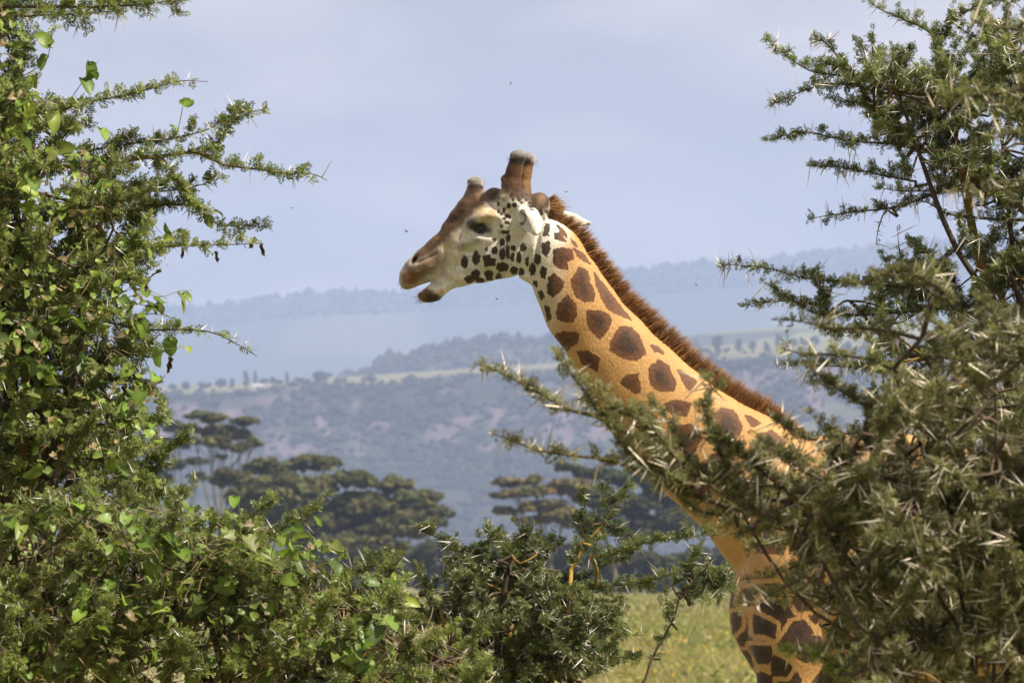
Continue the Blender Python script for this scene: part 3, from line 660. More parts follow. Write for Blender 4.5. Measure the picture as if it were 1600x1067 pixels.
# ---- low scrub in front
S_ELL = [(60, 870, 170, 80), (240, 865, 150, 65), (90, 980, 190, 100), (320, 930, 160, 80), (300, 1020, 190, 85), (450, 912, 105, 48), (480, 1005, 140, 75), (600, 985, 105, 55), (540, 950, 90, 50), (560, 1065, 150, 50), (690, 1030, 85, 45), (370, 860, 70, 30), (180, 805, 100, 30)]
S_TR = [([(400, 850), (440, 825), (470, 810), (490, 795), (512, 772)], -0.1, 0.005, dict(every=0.08, lmax=0.08)), ([(360, 830), (400, 800), (432, 780)], 0, 0.005), ([(540, 900), (590, 880), (625, 862)], 0, 0.005), ([(560, 920), (600, 905), (620, 880), (632, 866)], -0.1, 0.005)]
S_ROOT, S_BASE = shrub('thorn_scrub', 'low dense thorn scrub tangled with creeper and dry stems', 'left', 20.6, 330, S_ELL, S_TR, 285, 0.6, 2, trunk_r=0.03, dead=1300, scl=(0.6, 1.0))
# ---- the dark acacia in the middle with yellow stems
C_ELL = [(800, 868, 70, 22), (740, 905, 80, 28), (835, 915, 70, 25), (800, 975, 120, 40), (880, 965, 60, 22), (870, 1025, 90, 28), (770, 1045, 130, 35), (690, 955, 50, 30)]
C_TR = [([(892, 890), (915, 850), (941, 820), (964, 782), (982, 752)], -0.05, 0.009, dict(col=WOODY, tip=0.004, every=0.045, lmax=0.12, main_leaf=0.4)),
        ([(911, 848), (911, 831), (909, 794), (911, 760)], -0.05, 0.005, dict(col=WOODY, every=0.04, lmax=0.08)), ([(874, 929), (930, 917), (1005, 910), (1060, 893)], -0.1, 0.006, dict(every=0.05, lmax=0.09, leafy=1.2)),
        ([(799, 910), (750, 869), (690, 842), (649, 822)], 0, 0.007, dict(every=0.05, lmax=0.1, leafy=1.2)), ([(802, 910), (795, 861), (770, 830), (757, 812)], 0, 0.006, dict(every=0.04, lmax=0.1, col=WOODY)), ([(810, 905), (835, 885), (858, 860), (880, 848)], 0.05, 0.006),
        ([(791, 857), (817, 839), (845, 832)], 0, 0.005), ([(874, 985), (911, 970), (967, 989), (1002, 992)], 0.1, 0.006, dict(every=0.045, lmax=0.1, leafy=1.2)), ([(874, 1022), (930, 1022), (1000, 1030)], 0, 0.006, dict(every=0.045, lmax=0.1)),
        ([(874, 944), (930, 944), (980, 934)], 0.05, 0.005, dict(every=0.045, lmax=0.1)), ([(892, 965), (949, 962), (980, 955)], 0.1, 0.005), ([(920, 870), (960, 866), (997, 850), (1076, 838), (1130, 836)], -0.2, 0.006, dict(every=0.05, lmax=0.09, col=YB)),
        ([(941, 820), (975, 830), (1000, 850)], 0, 0.004), ([(964, 782), (950, 770), (938, 760)], 0, 0.004, dict(leafy=0.7)), ([(870, 900), (905, 905), (950, 880), (985, 870)], 0.1, 0.005)]
C_ROOT, C_BASE = shrub('thorn_acacia', 'dark thorn acacia with bare yellow stems in front of the meadow', 'mid', 21.6, 806, C_ELL, C_TR, 200, 0.42, 3, scl=(0.5, 0.85), trunk_r=0.028, yellow=0.5, lift=0.15)
# a thin sapling between the yellow-stemmed bush and the giraffe
shrub('thorn_sapling', 'thin thorn sapling with sparse leaves standing against the meadow grass', 'mid', 21.0, 960, [(1095, 895, 42, 28)],
      [([(1020, 1030), (1035, 1000), (1054, 962), (1065, 925)], 0, 0.003, dict(leafy=0.5, every=0.09, lmax=0.09)), ([(1065, 925), (1100, 905), (1130, 885)], 0, 0.004), ([(1050, 975), (1040, 955), (1030, 938)], 0, 0.003, dict(leafy=0.4)), ([(1070, 920), (1110, 918), (1150, 920)], 0, 0.003), ([(1085, 905), (1080, 880), (1090, 860)], 0, 0.003)], 6, 0.15, 4, trunk_r=0.007, scl=(0.4, 0.6),
      stem=[(985, 1200), (1012, 1049), (1035, 1000), (1054, 962), (1065, 925), (1095, 895)])
# ---- the acacia on the right, behind
R_ELL = [(1490, 165, 100, 85), (1570, 230, 100, 110), (1510, 265, 110, 35), (1590, 90, 70, 90), (1560, 400, 100, 60), (1470, 450, 100, 50), (1570, 520, 90, 70), (1400, 150, 70, 60), (1440, 560, 100, 50), (1720, 300, 120, 250), (1330, 470, 60, 22), (1620, 640, 100, 90)]
TH = dict(every=0.055, lmax=0.12)
R_TR = [([(1499, 262), (1457, 240), (1412, 214), (1375, 188), (1364, 161), (1322, 105), (1296, 71), (1274, 56)], 0, 0.014, dict(every=0.06, lmax=0.16, tip=0.003)),
        ([(1350, 150), (1335, 124), (1270, 112), (1232, 90), (1195, 60)], 0, 0.007, TH), ([(1340, 135), (1307, 131), (1262, 139), (1229, 154), (1201, 165)], -0.1, 0.006, TH),
        ([(1430, 232), (1397, 225), (1345, 221), (1300, 214), (1262, 206), (1217, 214), (1195, 221)], 0, 0.007, dict(every=0.06, lmax=0.10)), ([(1430, 285), (1382, 277), (1330, 266), (1289, 262), (1262, 262)], 0.1, 0.006, TH),
        ([(1540, 280), (1480, 296), (1405, 322), (1345, 330), (1307, 334), (1262, 342)], 0, 0.008, dict(every=0.06, lmax=0.11, main_leaf=0.55)), ([(1610, 345), (1532, 341), (1480, 334), (1442, 315), (1400, 325)], 0, 0.008, dict(leafy=0.35, every=0.08)),
        ([(1610, 300), (1540, 300), (1495, 296), (1412, 300), (1360, 292)], 0.1, 0.009, dict(leafy=0.5)), ([(1366, 165), (1366, 112), (1364, 64), (1366, 45)], 0, 0.007, TH),
        ([(1465, 140), (1465, 116), (1465, 75), (1450, 49), (1412, 30), (1375, 15), (1350, -4)], 0, 0.010, dict(every=0.06, lmax=0.14)), ([(1465, 80), (1487, 37), (1517, 15), (1551, 4), (1605, -6)], 0, 0.009, dict(every=0.07, lmax=0.12)),
        ([(1397, 130), (1420, 86), (1430, 70)], 0, 0.006, TH), ([(1387, 328), (1379, 337), (1371, 360), (1367, 384)], 0, 0.005, dict(leafy=0.04, every=0.1, lmax=0.06)), ([(1430, 420), (1410, 405), (1404, 385), (1403, 362)], 0, 0.005, dict(leafy=0.05, every=0.1, lmax=0.07)),
        ([(1430, 450), (1365, 444), (1294, 437), (1251, 433), (1201, 419), (1158, 414), (1126, 411)], 0, 0.007, dict(every=0.06, lmax=0.10, c=1) if 0 else dict(every=0.06, lmax=0.10)),
        ([(1480, 480), (1418, 487), (1329, 492), (1279, 490), (1251, 476), (1215, 455), (1188, 438)], 0, 0.007, dict(every=0.06, lmax=0.10)), ([(1290, 482), (1258, 473), (1208, 471), (1158, 478)], 0.05, 0.004, dict(every=0.07, lmax=0.06)),
        ([(1440, 575), (1383, 574), (1294, 572), (1251, 567), (1210, 569)], 0, 0.005, dict(every=0.06, lmax=0.10)), ([(1380, 625), (1336, 615), (1294, 604), (1263, 594)], 0, 0.005, TH),
        ([(1330, 110), (1300, 100), (1255, 100)], -0.1, 0.005, TH), ([(1364, 161), (1330, 160), (1290, 150)], 0.1, 0.005, TH), ([(1457, 440), (1470, 410), (1500, 385), (1520, 360)], 0, 0.006, TH), ([(1430, 445), (1432, 410), (1436, 380)], 0, 0.006, TH), ([(1600, 380), (1570, 372), (1540, 385)], 0, 0.005, TH),
        ([(1500, 262), (1560, 300), (1620, 345), (1680, 400)], 0, 0.02, dict(col=YB, tip=0.018, shoots=False, main_leaf=0.1)), ([(1350, 520), (1310, 520), (1270, 510)], 0, 0.004, TH)]
shrub('thorn_acacia', 'long-thorned acacia spreading sharp-edged sprays above and behind the giraffe', 'right', 26.6, 1680, R_ELL, R_TR, 265, 0.6, 5, scl=(0.65, 1.05), hub_px=(1660, 400), trunk_r=0.03, yellow=0.3, lift=0.2)
# ---- the near bush in front of the giraffe
N_ELL = [(1500, 735, 130, 55), (1400, 800, 130, 55), (1560, 860, 110, 120), (1310, 735, 80, 30), (1240, 785, 90, 35), (1130, 745, 70, 25), (1450, 930, 130, 70), (1560, 1000, 110, 80), (1380, 1045, 110, 35), (1260, 835, 80, 20), (1550, 570, 110, 60), (1430, 655, 110, 35), (1350, 890, 60, 18), (1700, 800, 150, 250), (1740, 250, 40, 150)]
N_TR = [([(1300, 850), (1180, 800), (1080, 740), (1000, 690), (939, 654), (909, 645), (880, 636), (852, 619), (822, 602), (792, 587), (768, 577), (740, 567)], 0, 0.009, dict(every=0.05, lmax=0.06)),
        ([(1180, 800), (1100, 780), (1000, 735), (940, 718), (909, 714), (871, 710), (841, 705), (819, 697), (794, 688), (768, 678)], 0.1, 0.007, dict(every=0.09, lmax=0.035, main_leaf=0.4)),
        ([(1080, 760), (1000, 720), (950, 665), (915, 615), (890, 580), (866, 548)], -0.1, 0.008, dict(every=0.035, lmax=0.07)), ([(1160, 780), (1130, 720), (1105, 650), (1112, 605), (1104, 590)], 0, 0.007, dict(every=0.035, lmax=0.07)),
        ([(1060, 720), (1010, 660), (960, 640), (925, 600)], -0.1, 0.006, dict(every=0.04, lmax=0.08)), ([(1100, 740), (1060, 690), (1040, 650), (1010, 625)], 0, 0.006, dict(every=0.04, lmax=0.07)),
        ([(1400, 580), (1350, 560), (1294, 554), (1251, 551), (1219, 542)], 0, 0.006, dict(every=0.06, lmax=0.06)), ([(1440, 530), (1372, 515), (1300, 512), (1251, 501), (1206, 499)], -0.2, 0.006, dict(leafy=0.5, every=0.08, lmax=0.05)),
        ([(1500, 470), (1440, 433), (1415, 423), (1375, 430), (1327, 446)], -0.5, 0.006, dict(every=0.05, lmax=0.07)), ([(1640, 140), (1600, 139), (1532, 150), (1495, 150), (1455, 170)], -0.4, 0.006, dict(every=0.05, lmax=0.08)),
        ([(1640, 60), (1600, 49), (1551, 41), (1515, 28)], -0.4, 0.005, dict(leafy=0.4, every=0.08, lmax=0.05)), ([(1640, 280), (1600, 289), (1551, 296), (1480, 296)], -0.4, 0.005, dict(leafy=0.5, lmax=0.05)), ([(1640, 230), (1590, 210), (1550, 215)], -0.4, 0.005, dict(lmax=0.06)),
        ([(1380, 650), (1330, 620), (1290, 590), (1260, 570)], 0, 0.005, dict(every=0.05, lmax=0.06)), ([(1330, 720), (1280, 690), (1240, 680), (1210, 650)], 0, 0.005, dict(every=0.05, lmax=0.06)),
        ([(1260, 900), (1210, 925), (1180, 945), (1150, 930)], -0.2, 0.005, dict(leafy=0.4, every=0.1, lmax=0.05)), ([(1320, 880), (1260, 880), (1200, 900), (1160, 905)], 0, 0.005, dict(leafy=0.6, every=0.07, lmax=0.05)),
        ([(1380, 1000), (1320, 960), (1270, 930), (1230, 925)], 0, 0.005, dict(leafy=0.5, every=0.08, lmax=0.05)), ([(1330, 1060), (1290, 1030), (1260, 1020), (1220, 1015)], 0.3, 0.005, dict(every=0.06, lmax=0.05, st='left')),
        ([(1180, 790), (1130, 750), (1080, 730), (1020, 720)], 0.1, 0.005, dict(every=0.04, lmax=0.08)), ([(1220, 760), (1170, 720), (1130, 690), (1085, 680)], 0, 0.005, dict(every=0.04, lmax=0.07)), ([(1260, 740), (1210, 700), (1180, 680)], -0.1, 0.005, dict(every=0.04, lmax=0.07)), ([(1150, 800), (1100, 800), (1060, 775), (1030, 750)], 0.1, 0.005, dict(every=0.05, lmax=0.07)),
        ([(1540, 620), (1500, 560), (1480, 520), (1440, 490)], -0.3, 0.006, dict(every=0.05, lmax=0.08)), ([(1600, 560), (1560, 500), (1530, 470)], -0.3, 0.006, dict(every=0.05, lmax=0.08))]
shrub('thorn_acacia', 'near dusty thorn bush full of pale spines, standing in front of the giraffe', 'near', 15.6, 1640, N_ELL, N_TR, 275, 0.42, 6, scl=(0.5, 0.85), hub_px=(1560, 900), trunk_r=0.008, yellow=0.25, spread=0.6, dead=60)
N2_ELL = [(1430, 765, 130, 55), (1540, 820, 110, 110), (1340, 800, 70, 40), (1470, 950, 140, 85), (1390, 900, 80, 45), (1590, 660, 90, 80), (1360, 1020, 70, 35), (1240, 775, 70, 30), (1460, 640, 90, 35), (1700, 850, 120, 220)]
N2_TR = [([(1340, 835), (1270, 805), (1205, 800), (1150, 812), (1112, 826)], 0, 0.005, dict(every=0.035, lmax=0.09)), ([(1340, 855), (1275, 852), (1215, 848), (1165, 856)], -0.2, 0.005, dict(every=0.035, lmax=0.08)), ([(1350, 790), (1285, 772), (1225, 775), (1180, 790)], 0.1, 0.005, dict(every=0.035, lmax=0.09)), ([(1310, 830), (1250, 830), (1200, 825), (1140, 835)], 0.1, 0.005, dict(every=0.035, lmax=0.08)), ([(1300, 960), (1260, 935), (1210, 930), (1175, 915)], 0, 0.004, dict(every=0.06, lmax=0.05, leafy=0.6)),
         ([(1420, 900), (1350, 880), (1290, 885), (1240, 880)], 0, 0.005, dict(every=0.05, lmax=0.07)), ([(1400, 960), (1340, 930), (1300, 935), (1270, 950)], 0, 0.005, dict(every=0.05, lmax=0.07)), ([(1300, 780), (1230, 750), (1190, 720), (1150, 715)], 0, 0.005, dict(every=0.05, lmax=0.07)), ([(1380, 700), (1330, 680), (1290, 670)], 0, 0.005, dict(every=0.05, lmax=0.07))]
shrub('thorn_acacia', 'olive thorn bush between the nearest spiny bush and the giraffe flank', 'near', 17.6, 1620, N2_ELL, N2_TR, 270, 0.42, 9, trunk_r=0.008, yellow=0.4, spread=0.6, scl=(0.55, 0.9), hub_px=(1560, 920), dead=80)
print('acacias', round(time.time() - T0, 1))

# ================================================================== creepers
def heart_leaf(r_, lobes):
    a = np.linspace(-np.pi, np.pi, 15)[:-1]
    # outline with the stalk notch at the back and a pointed tip
    rr = 0.46 + 0.10 * np.cos(a) + 0.05 * np.cos(2 * a) + lobes * 0.07 * np.cos(3 * a) + 0.14 * np.exp(-(a / 0.30) ** 2) - 0.30 * np.exp(-((np.abs(a) - np.pi) / 0.35) ** 2)
    rr *= 1 + 0.05 * r_.normal(size=len(a))
    x = rr * np.cos(a) + 0.28; y = rr * np.sin(a) * 0.95
    V = np.stack([x, y, 0 * x], -1)
    # midrib points
    mid_ = np.stack([np.array([0.02, 0.3, 0.6]), np.zeros(3), np.zeros(3)], -1)
    V = np.concatenate([V, mid_])
    V[:, 2] = 0.30 * np.abs(V[:, 1]) - 0.35 * (V[:, 0] - 0.2) ** 2 + 0.03 * r_.normal(size=len(V)); V[-3:, 2] -= 0.02
    n = len(a); Tt = []
    cx = np.array([0.02, 0.3, 0.6])
    for i in range(n):
        j = (i + 1) % n; xm = (V[i, 0] + V[j, 0]) / 2
        Tt.append((i, j, n + int(np.argmin(np.abs(cx - xm)))))
    # close the wedges along the midrib
    near = [n + int(np.argmin(np.abs(cx - (V[i, 0] + V[(i + 1) % n, 0]) / 2))) for i in range(n)]
    for i in range(n):
        if near[i - 1] != near[i]: Tt.append((near[i - 1], i, near[i]))
    return V, np.array(Tt)
VL = []
for q in range(7):
    r_ = np.random.default_rng(400 + q); V, Tt = heart_leaf(r_, r_.uniform(0, 1)); mb = MB()
    c = np.array([(0.16, 0.25, 0.035), (0.13, 0.21, 0.03), (0.20, 0.29, 0.04), (0.11, 0.17, 0.035), (0.15, 0.22, 0.05), (0.24, 0.30, 0.05), (0.17, 0.19, 0.06)][q])
    C = np.tile(c, (len(V), 1)) * r_.uniform(0.85, 1.15, (len(V), 1)); C[-3:] *= 1.25
    mb.add(V, None, Tt, C); VL.append(mb.mesh('leaf', M['vine']))
dmb = MB(); r_ = np.random.default_rng(499); V, Tt = heart_leaf(r_, 0.5); V[:, 2] = 0.9 * V[:, 1] * np.sign(V[:, 1]) + 0.2 * np.sin(V[:, 0] * 9); V[:, 1] *= 0.35
dmb.add(V, None, Tt, np.tile((0.085, 0.05, 0.03), (len(V), 1))); DEADLEAF = dmb.mesh('dead_leaf', M['dead'])
def put_leaf(root, me, p, nrm_, tip, size, name='leaf'):
    zv = Vector(nrm(np.asarray(nrm_, float))); xv = Vector(tip); xv = (xv - zv * xv.dot(zv)).normalized(); yv = zv.cross(xv)
    o = bpy.data.objects.new(name, me); link(o, root)
    o.matrix_local = Matrix(((xv.x, yv.x, zv.x, p[0]), (xv.y, yv.y, zv.y, p[1]), (xv.z, yv.z, zv.z, p[2]), (0, 0, 0, 1))) @ Matrix.Scale(size, 4)
    return o
def creeper(label, D, base, ells, depth, n_strand, per, extra, seed, smin=0.045, smax=0.085, front=0.9, nmax=300, small=1300):
    rng = np.random.default_rng(seed); root = empty('creeper', base); st = MB(); cnt = 0
    jobs = []
    wts = np.array([e[2] * e[3] for e in ells], float); wts /= wts.sum()
    for q in range(n_strand):
        e = ells[rng.choice(len(ells), p=wts)]
        a = rng.uniform(0, 6.28); k = rng.uniform(0.1, 1.0) ** 0.5
        p = P(e[0] + np.cos(a) * k * e[2], e[1] + np.sin(a) * k * e[3], D) - base
        p[1] -= depth * (math.sqrt(max(0, 1 - k * k * 0.9)) * front * rng.uniform(0.5, 1.1)) if rng.uniform() < 0.88 else -depth * 0.7
        d = nrm(np.array([rng.normal() * 0.8, rng.normal() * 0.3, rng.normal() * 0.5 + 0.05])); pts = [p]
        for k in range(4):
            d = nrm(d + rng.normal(size=3) * np.array([0.5, 0.3, 0.5]) + np.array([0, 0, -0.10])); pts.append(pts[-1] + d * rng.uniform(0.05, 0.09))
        jobs.append(smooth_path(pts, 12))
    for ex in extra: jobs.append(smooth_path(np.array([P(a, b, D + ex[1]) - base for a, b in ex[0]]), 12))
    order = list(range(len(jobs)))[::-1]
    for ji in order:
        pth = jobs[ji]
        tube(st, pth, np.linspace(0.0022, 0.0010, len(pth)), 4, np.array((0.16, 0.19, 0.06)) * rng.uniform(0.6, 1.3))
        L_ = np.linalg.norm(pth[-1] - pth[0])
        for k in range(max(2, int(per * L_ / 0.28 * rng.uniform(0.7, 1.3)))):
            if cnt >= nmax: break
            b = pth[rng.integers(1, len(pth))]; off = nrm(rng.normal(size=3) + np.array([0, -0.7, 0.1])) * rng.uniform(0.012, 0.04)
            p = b + off; nn = nrm(np.array([0.25, -0.45, 0.75]) + rng.normal(size=3) * 0.55); tp = nrm(rng.normal(size=3) * 0.7 + np.array([0.1, -0.2, -0.7]))
            tube(st, [b, b + off * 0.6 + np.array([0, 0, 0.006]), p], [0.0010, 0.0009, 0.0008], 3, (0.2, 0.25, 0.07))
            put_leaf(root, VL[rng.integers(len(VL))], p, nn, tp, smin + (smax - smin) * rng.uniform() ** 1.5); cnt += 1
    o = st.build('stem', M['bark'], root); o['kind'] = 'stuff'
    sm = MB(); lv_ = [heart_leaf(np.random.default_rng(900 + k), 0.6) for k in range(4)]
    for q in range(small):
        e = ells[rng.choice(len(ells), p=wts)]; a = rng.uniform(0, 6.28); k = rng.uniform(0.02, 1.0) ** 0.5
        p = P(e[0] + np.cos(a) * k * e[2], e[1] + np.sin(a) * k * e[3], D) - base; p[1] += depth * rng.uniform(-1.0, 0.5)
        zv = nrm(np.array([0.25, -0.45, 0.75]) + rng.normal(size=3) * 0.6); xv = nrm(np.cross(zv, rng.normal(size=3))); yv = np.cross(zv, xv)
        V, Tt = lv_[q % 4]; sz = rng.uniform(0.02, 0.045); cl = np.array((0.17, 0.23, 0.045)) if rng.uniform() < 0.7 else np.array((0.22, 0.17, 0.08))
        sm.add(p + (V[:, :1] * xv + V[:, 1:2] * yv + V[:, 2:] * zv) * sz, None, Tt, cl * rng.uniform(0.6, 1.4))
    o = sm.build('small_leaves', M['vine'], root); o['kind'] = 'stuff'
    tag(root, label, 'creeper'); return root, rng
LV_ELL = [(0, 80, 50, 80), (30, 200, 60, 70), (80, 300, 110, 70), (80, 400, 120, 70), (60, 490, 100, 70), (60, 590, 110, 80), (90, 680, 110, 60), (190, 480, 50, 60), (210, 620, 40, 60), (30, 530, 60, 60)]
LV_EX = [([(275, 215), (280, 195), (284, 175), (288, 150)], 0.0), ([(85, 185), (110, 155), (135, 120), (154, 95)], 0.0), ([(35, 80), (60, 62), (78, 50)], 0), ([(205, 495), (240, 490), (270, 500), (262, 525)], -0.1), ([(225, 560), (238, 590), (246, 615)], -0.1), ([(215, 640), (225, 670), (232, 695)], -0.1),
         ([(232, 415), (225, 440), (205, 475)], 0), ([(310, 345), (322, 330), (330, 312)], 0), ([(240, 375), (265, 365), (285, 355)], 0), ([(150, 300), (175, 290), (190, 275)], -0.2), ([(0, 545), (45, 565), (85, 575), (130, 560)], -0.4), ([(20, 540), (50, 545), (75, 560)], -0.45), ([(190, 470), (235, 480), (270, 498)], -0.1), ([(230, 640), (245, 660), (250, 690)], -0.05)]
lv, rng = creeper('bright heart-leaved creeper climbing over the tall acacia', 22.0, L_BASE, LV_ELL, 0.55, 60, 4.2, LV_EX, 71)
for px, py, dy in [(396, 378, 0), (411, 388, 0), (334, 402, 0), (290, 396, 0), (232, 448, 0), (262, 566, -0.1), (265, 575, -0.1), (180, 470, 0), (187, 478, 0), (200, 600, -0.2), (195, 610, -0.2)]:
    p = P(px, py - 8, 22.0 + dy) - L_BASE
    put_leaf(L_ROOT, DEADLEAF, p, (rng.normal(), -1, rng.normal() * 0.3), (rng.normal() * 0.2, 0, -1), rng.uniform(0.04, 0.06), 'dead_leaf')
SV_ELL = [(70, 830, 140, 70), (120, 960, 170, 90), (300, 850, 130, 60), (330, 980, 160, 80), (480, 880, 80, 40), (500, 980, 110, 60), (600, 1000, 80, 50), (80, 1030, 120, 40)]
SV_EX = [([(440, 880), (470, 850), (495, 830), (505, 805)], -0.5), ([(470, 900), (500, 870), (530, 850)], -0.5), ([(540, 1010), (580, 990), (610, 950), (655, 925)], -0.5), ([(480, 830), (495, 845), (520, 860)], -0.4), ([(560, 900), (585, 895), (605, 905)], -0.5), ([(100, 990), (140, 965), (165, 970)], -0.6), ([(70, 800), (95, 790), (130, 815), (155, 850)], -0.5)]
creeper('broad-leaved creeper sprawling over the low scrub', 20.6, S_BASE, SV_ELL, 0.6, 62, 4.4, SV_EX, 72)
print('creepers', round(time.time() - T0, 1))
# ================================================================== giraffe
GD = 25.0; GS = GD / FPX                                 # metres per photo pixel on the giraffe's plane
gp = lambda px, py: P(px, py, GD)[[0, 2]]
def yaw_y(px): return 0.16 * max(0.0, (835 - px)) * GS   # the head points a little away from the camera
def axis(parts):
    v = []
    for a, b, h in parts: v.append(np.arange(a, b, h))
    return np.concatenate(v).astype(np.float32)
X_ = lambda px: P(px, 500, GD)[0]; Z_ = lambda py: P(1000, py, GD)[2]
gx_ = axis([(X_(605), X_(935), 0.0045), (X_(935), X_(1300), 0.012), (X_(1300), X_(1960), 0.018)])
gy_ = axis([(-0.52, -0.26, 0.014), (-0.26, 0.34, 0.0055), (0.34, 0.54, 0.014)])
gz_ = axis([(-0.03, Z_(1100), 0.020), (Z_(1100), Z_(500), 0.012), (Z_(500), Z_(222), 0.0045)])
FLD = np.full((len(gx_), len(gy_), len(gz_)), 1.0, np.float32)
def box_of(c, r):
    i0, i1 = np.searchsorted(gx_, [c[0][0] - r, c[1][0] + r]); j0, j1 = np.searchsorted(gy_, [c[0][1] - r, c[1][1] + r]); k0, k1 = np.searchsorted(gz_, [c[0][2] - r, c[1][2] + r])
    return slice(i0, i1), slice(j0, j1), slice(k0, k1)
def combine(sl, d, k, sub):
    f = FLD[sl]
    if sub:
        h = np.clip(0.5 - 0.5 * (f + d) / k, 0, 1); FLD[sl] = f * (1 - h) + (-d) * h + k * h * (1 - h)
    else:
        h = np.clip(0.5 + 0.5 * (f - d) / k, 0, 1); FLD[sl] = f * (1 - h) + d * h - k * h * (1 - h)
def cone(a, ra, b, rb, sy=1.0, k=0.02, sub=False):
    """round cone between 3-D points a, b (metres); lateral size is sy times the radius"""
    a, b = np.asarray(a, float), np.asarray(b, float); R = max(ra, rb); m = R * max(1, sy) + k * 1.5 + 0.02
    sl = box_of((np.minimum(a, b), np.maximum(a, b)), m)
    x = gx_[sl[0]][:, None, None]; y = gy_[sl[1]][None, :, None]; z = gz_[sl[2]][None, None]
    if 0 in (x.size, y.size, z.size): return
    d = b - a; L2 = d[0] ** 2 + d[2] ** 2 + (d[1]) ** 2 + 1e-9
    t = np.clip(((x - a[0]) * d[0] + (y - a[1]) * d[1] + (z - a[2]) * d[2]) / L2, 0, 1)
    dist = np.sqrt((x - a[0] - t * d[0]) ** 2 + ((y - a[1] - t * d[1]) / sy) ** 2 + (z - a[2] - t * d[2]) ** 2) - (ra + (rb - ra) * t)
    combine(sl, (dist * min(1, sy ** 0.5)).astype(np.float32), k, sub)
def chain(pts, sy=1.0, k=0.02, sub=False, yaw=True):
    """pts: (px, py, radius px[, lateral metres])"""
    q = []
    for p in pts:
        g = gp(p[0], p[1]); yy = (p[3] if len(p) > 3 else 0.0) + (yaw_y(p[0]) if yaw else 0)
        q.append((np.array((g[0], yy, g[1])), p[2] * GS))
    sys_ = np.broadcast_to(sy, (len(q),))
    if len(q) == 1: cone(q[0][0], q[0][1], q[0][0] + 1e-4, q[0][1], sys_[0], k, sub)
    for i in range(len(q) - 1): cone(q[i][0], q[i][1], q[i + 1][0], q[i + 1][1], (sys_[i] + sys_[i + 1]) / 2, k, sub)
def ell(px, py, rx, rz, y, ry, k=0.02, sub=False, rot=0.0):
    """ellipsoid, radii in px except lateral ry in metres; rot turns it in the side view"""
    g = gp(px, py); c = np.array((g[0], y + yaw_y(px), g[1])); R = max(rx * GS, rz * GS, ry); sl = box_of((c, c), R + k * 1.5 + 0.02)
    x = gx_[sl[0]][:, None, None] - c[0]; yy = gy_[sl[1]][None, :, None] - c[1]; z = gz_[sl[2]][None, None] - c[2]
    if 0 in (x.size, yy.size, z.size): return
    cr, sr = math.cos(rot), math.sin(rot); xr, zr = x * cr + z * sr, -x * sr + z * cr
    q = np.sqrt((xr / (rx * GS)) ** 2 + (yy / ry) ** 2 + (zr / (rz * GS)) ** 2)
    combine(sl, ((q - 1) * min(rx * GS, rz * GS, ry)).astype(np.float32), k, sub)
# body
chain([(1330, 800, 105), (1330, 880, 160), (1480, 905, 172), (1650, 900, 165), (1780, 880, 140)], [0.8, 0.82, 0.88, 0.9, 0.9], 0.10)
chain([(1290, 760, 75), (1400, 775, 85), (1600, 800, 80), (1800, 840, 90)], 0.75, 0.12)
chain([(1255, 905, 95), (1252, 960, 103), (1262, 1010, 85)], 0.85, 0.10)
NECK = [(836, 372, 36), (850, 385, 42), (866, 402, 46), (888, 445, 51), (908, 483, 56), (957, 549, 63), (1000, 601, 71), (1043, 650, 80), (1103, 704, 89), (1155, 740, 98), (1225, 800, 115), (1290, 860, 125)]
chain(NECK, [0.72, 0.66, 0.62, 0.6, 0.6, 0.58, 0.56, 0.55, 0.55, 0.6, 0.7, 0.8], 0.03)
for sy_ in (-1, 1):
    o_ = 0.0 if sy_ < 0 else 20
    chain([(1245, 890, 80, sy_ * 0.20), (1235, 1000, 62, sy_ * 0.20), (1225 + o_, 1120, 40, sy_ * 0.18), (1222 + o_, 1330, 27, sy_ * 0.17), (1220 + o_, 1400, 27, sy_ * 0.17), (1222 + o_, 1480, 17, sy_ * 0.17), (1222 + o_, 1690, 16, sy_ * 0.17), (1216 + o_, 1735, 20, sy_ * 0.17), (1206 + o_, 1765, 22, sy_ * 0.17)], 0.8, 0.04)
    chain([(1780, 900, 110, sy_ * 0.18), (1795, 1050, 75, sy_ * 0.2), (1770, 1180, 52, sy_ * 0.19), (1815, 1330, 28, sy_ * 0.18), (1835, 1400, 26, sy_ * 0.18), (1822, 1480, 17, sy_ * 0.18), (1815, 1690, 16, sy_ * 0.18), (1808, 1735, 20, sy_ * 0.18), (1798, 1765, 22, sy_ * 0.18)], 0.8, 0.04)
chain([(1885, 830, 18, 0), (1918, 900, 10, 0), (1925, 1050, 7, 0), (1922, 1180, 9, 0), (1922, 1260, 16, 0), (1920, 1330, 6, 0)], 1.0, 0.02, yaw=False)
# head: skull, face, jaws
chain([(815, 350, 40), (790, 348, 44), (757, 356, 42), (722, 376, 36), (692, 397, 30.5), (668, 412, 26), (650, 423, 21.5), (640, 432, 16.5), (637, 438, 13)], [0.8, 0.88, 0.82, 0.68, 0.66, 0.78, 0.95, 1.05, 1.05], 0.016)
chain([(808, 385, 40), (785, 393, 40), (752, 409, 30.5), (720, 425, 20), (700, 437, 14)], [0.66, 0.62, 0.62, 0.75, 0.85], 0.025)
chain([(715, 429, 16), (695, 441, 14), (678, 454, 15.5), (664, 459, 12)], [0.8, 0.9, 0.95, 1.0], 0.005)
ell(636, 437, 11, 13, 0, 0.05, 0.01, rot=-0.5)
ell(673, 458, 19, 13, 0, 0.042, 0.008, rot=0.35)
chain([(632, 461, 7.5), (655, 450.5, 4.8), (672, 441.5, 2.0)], 4.5, 0.004, sub=True)                 # open mouth
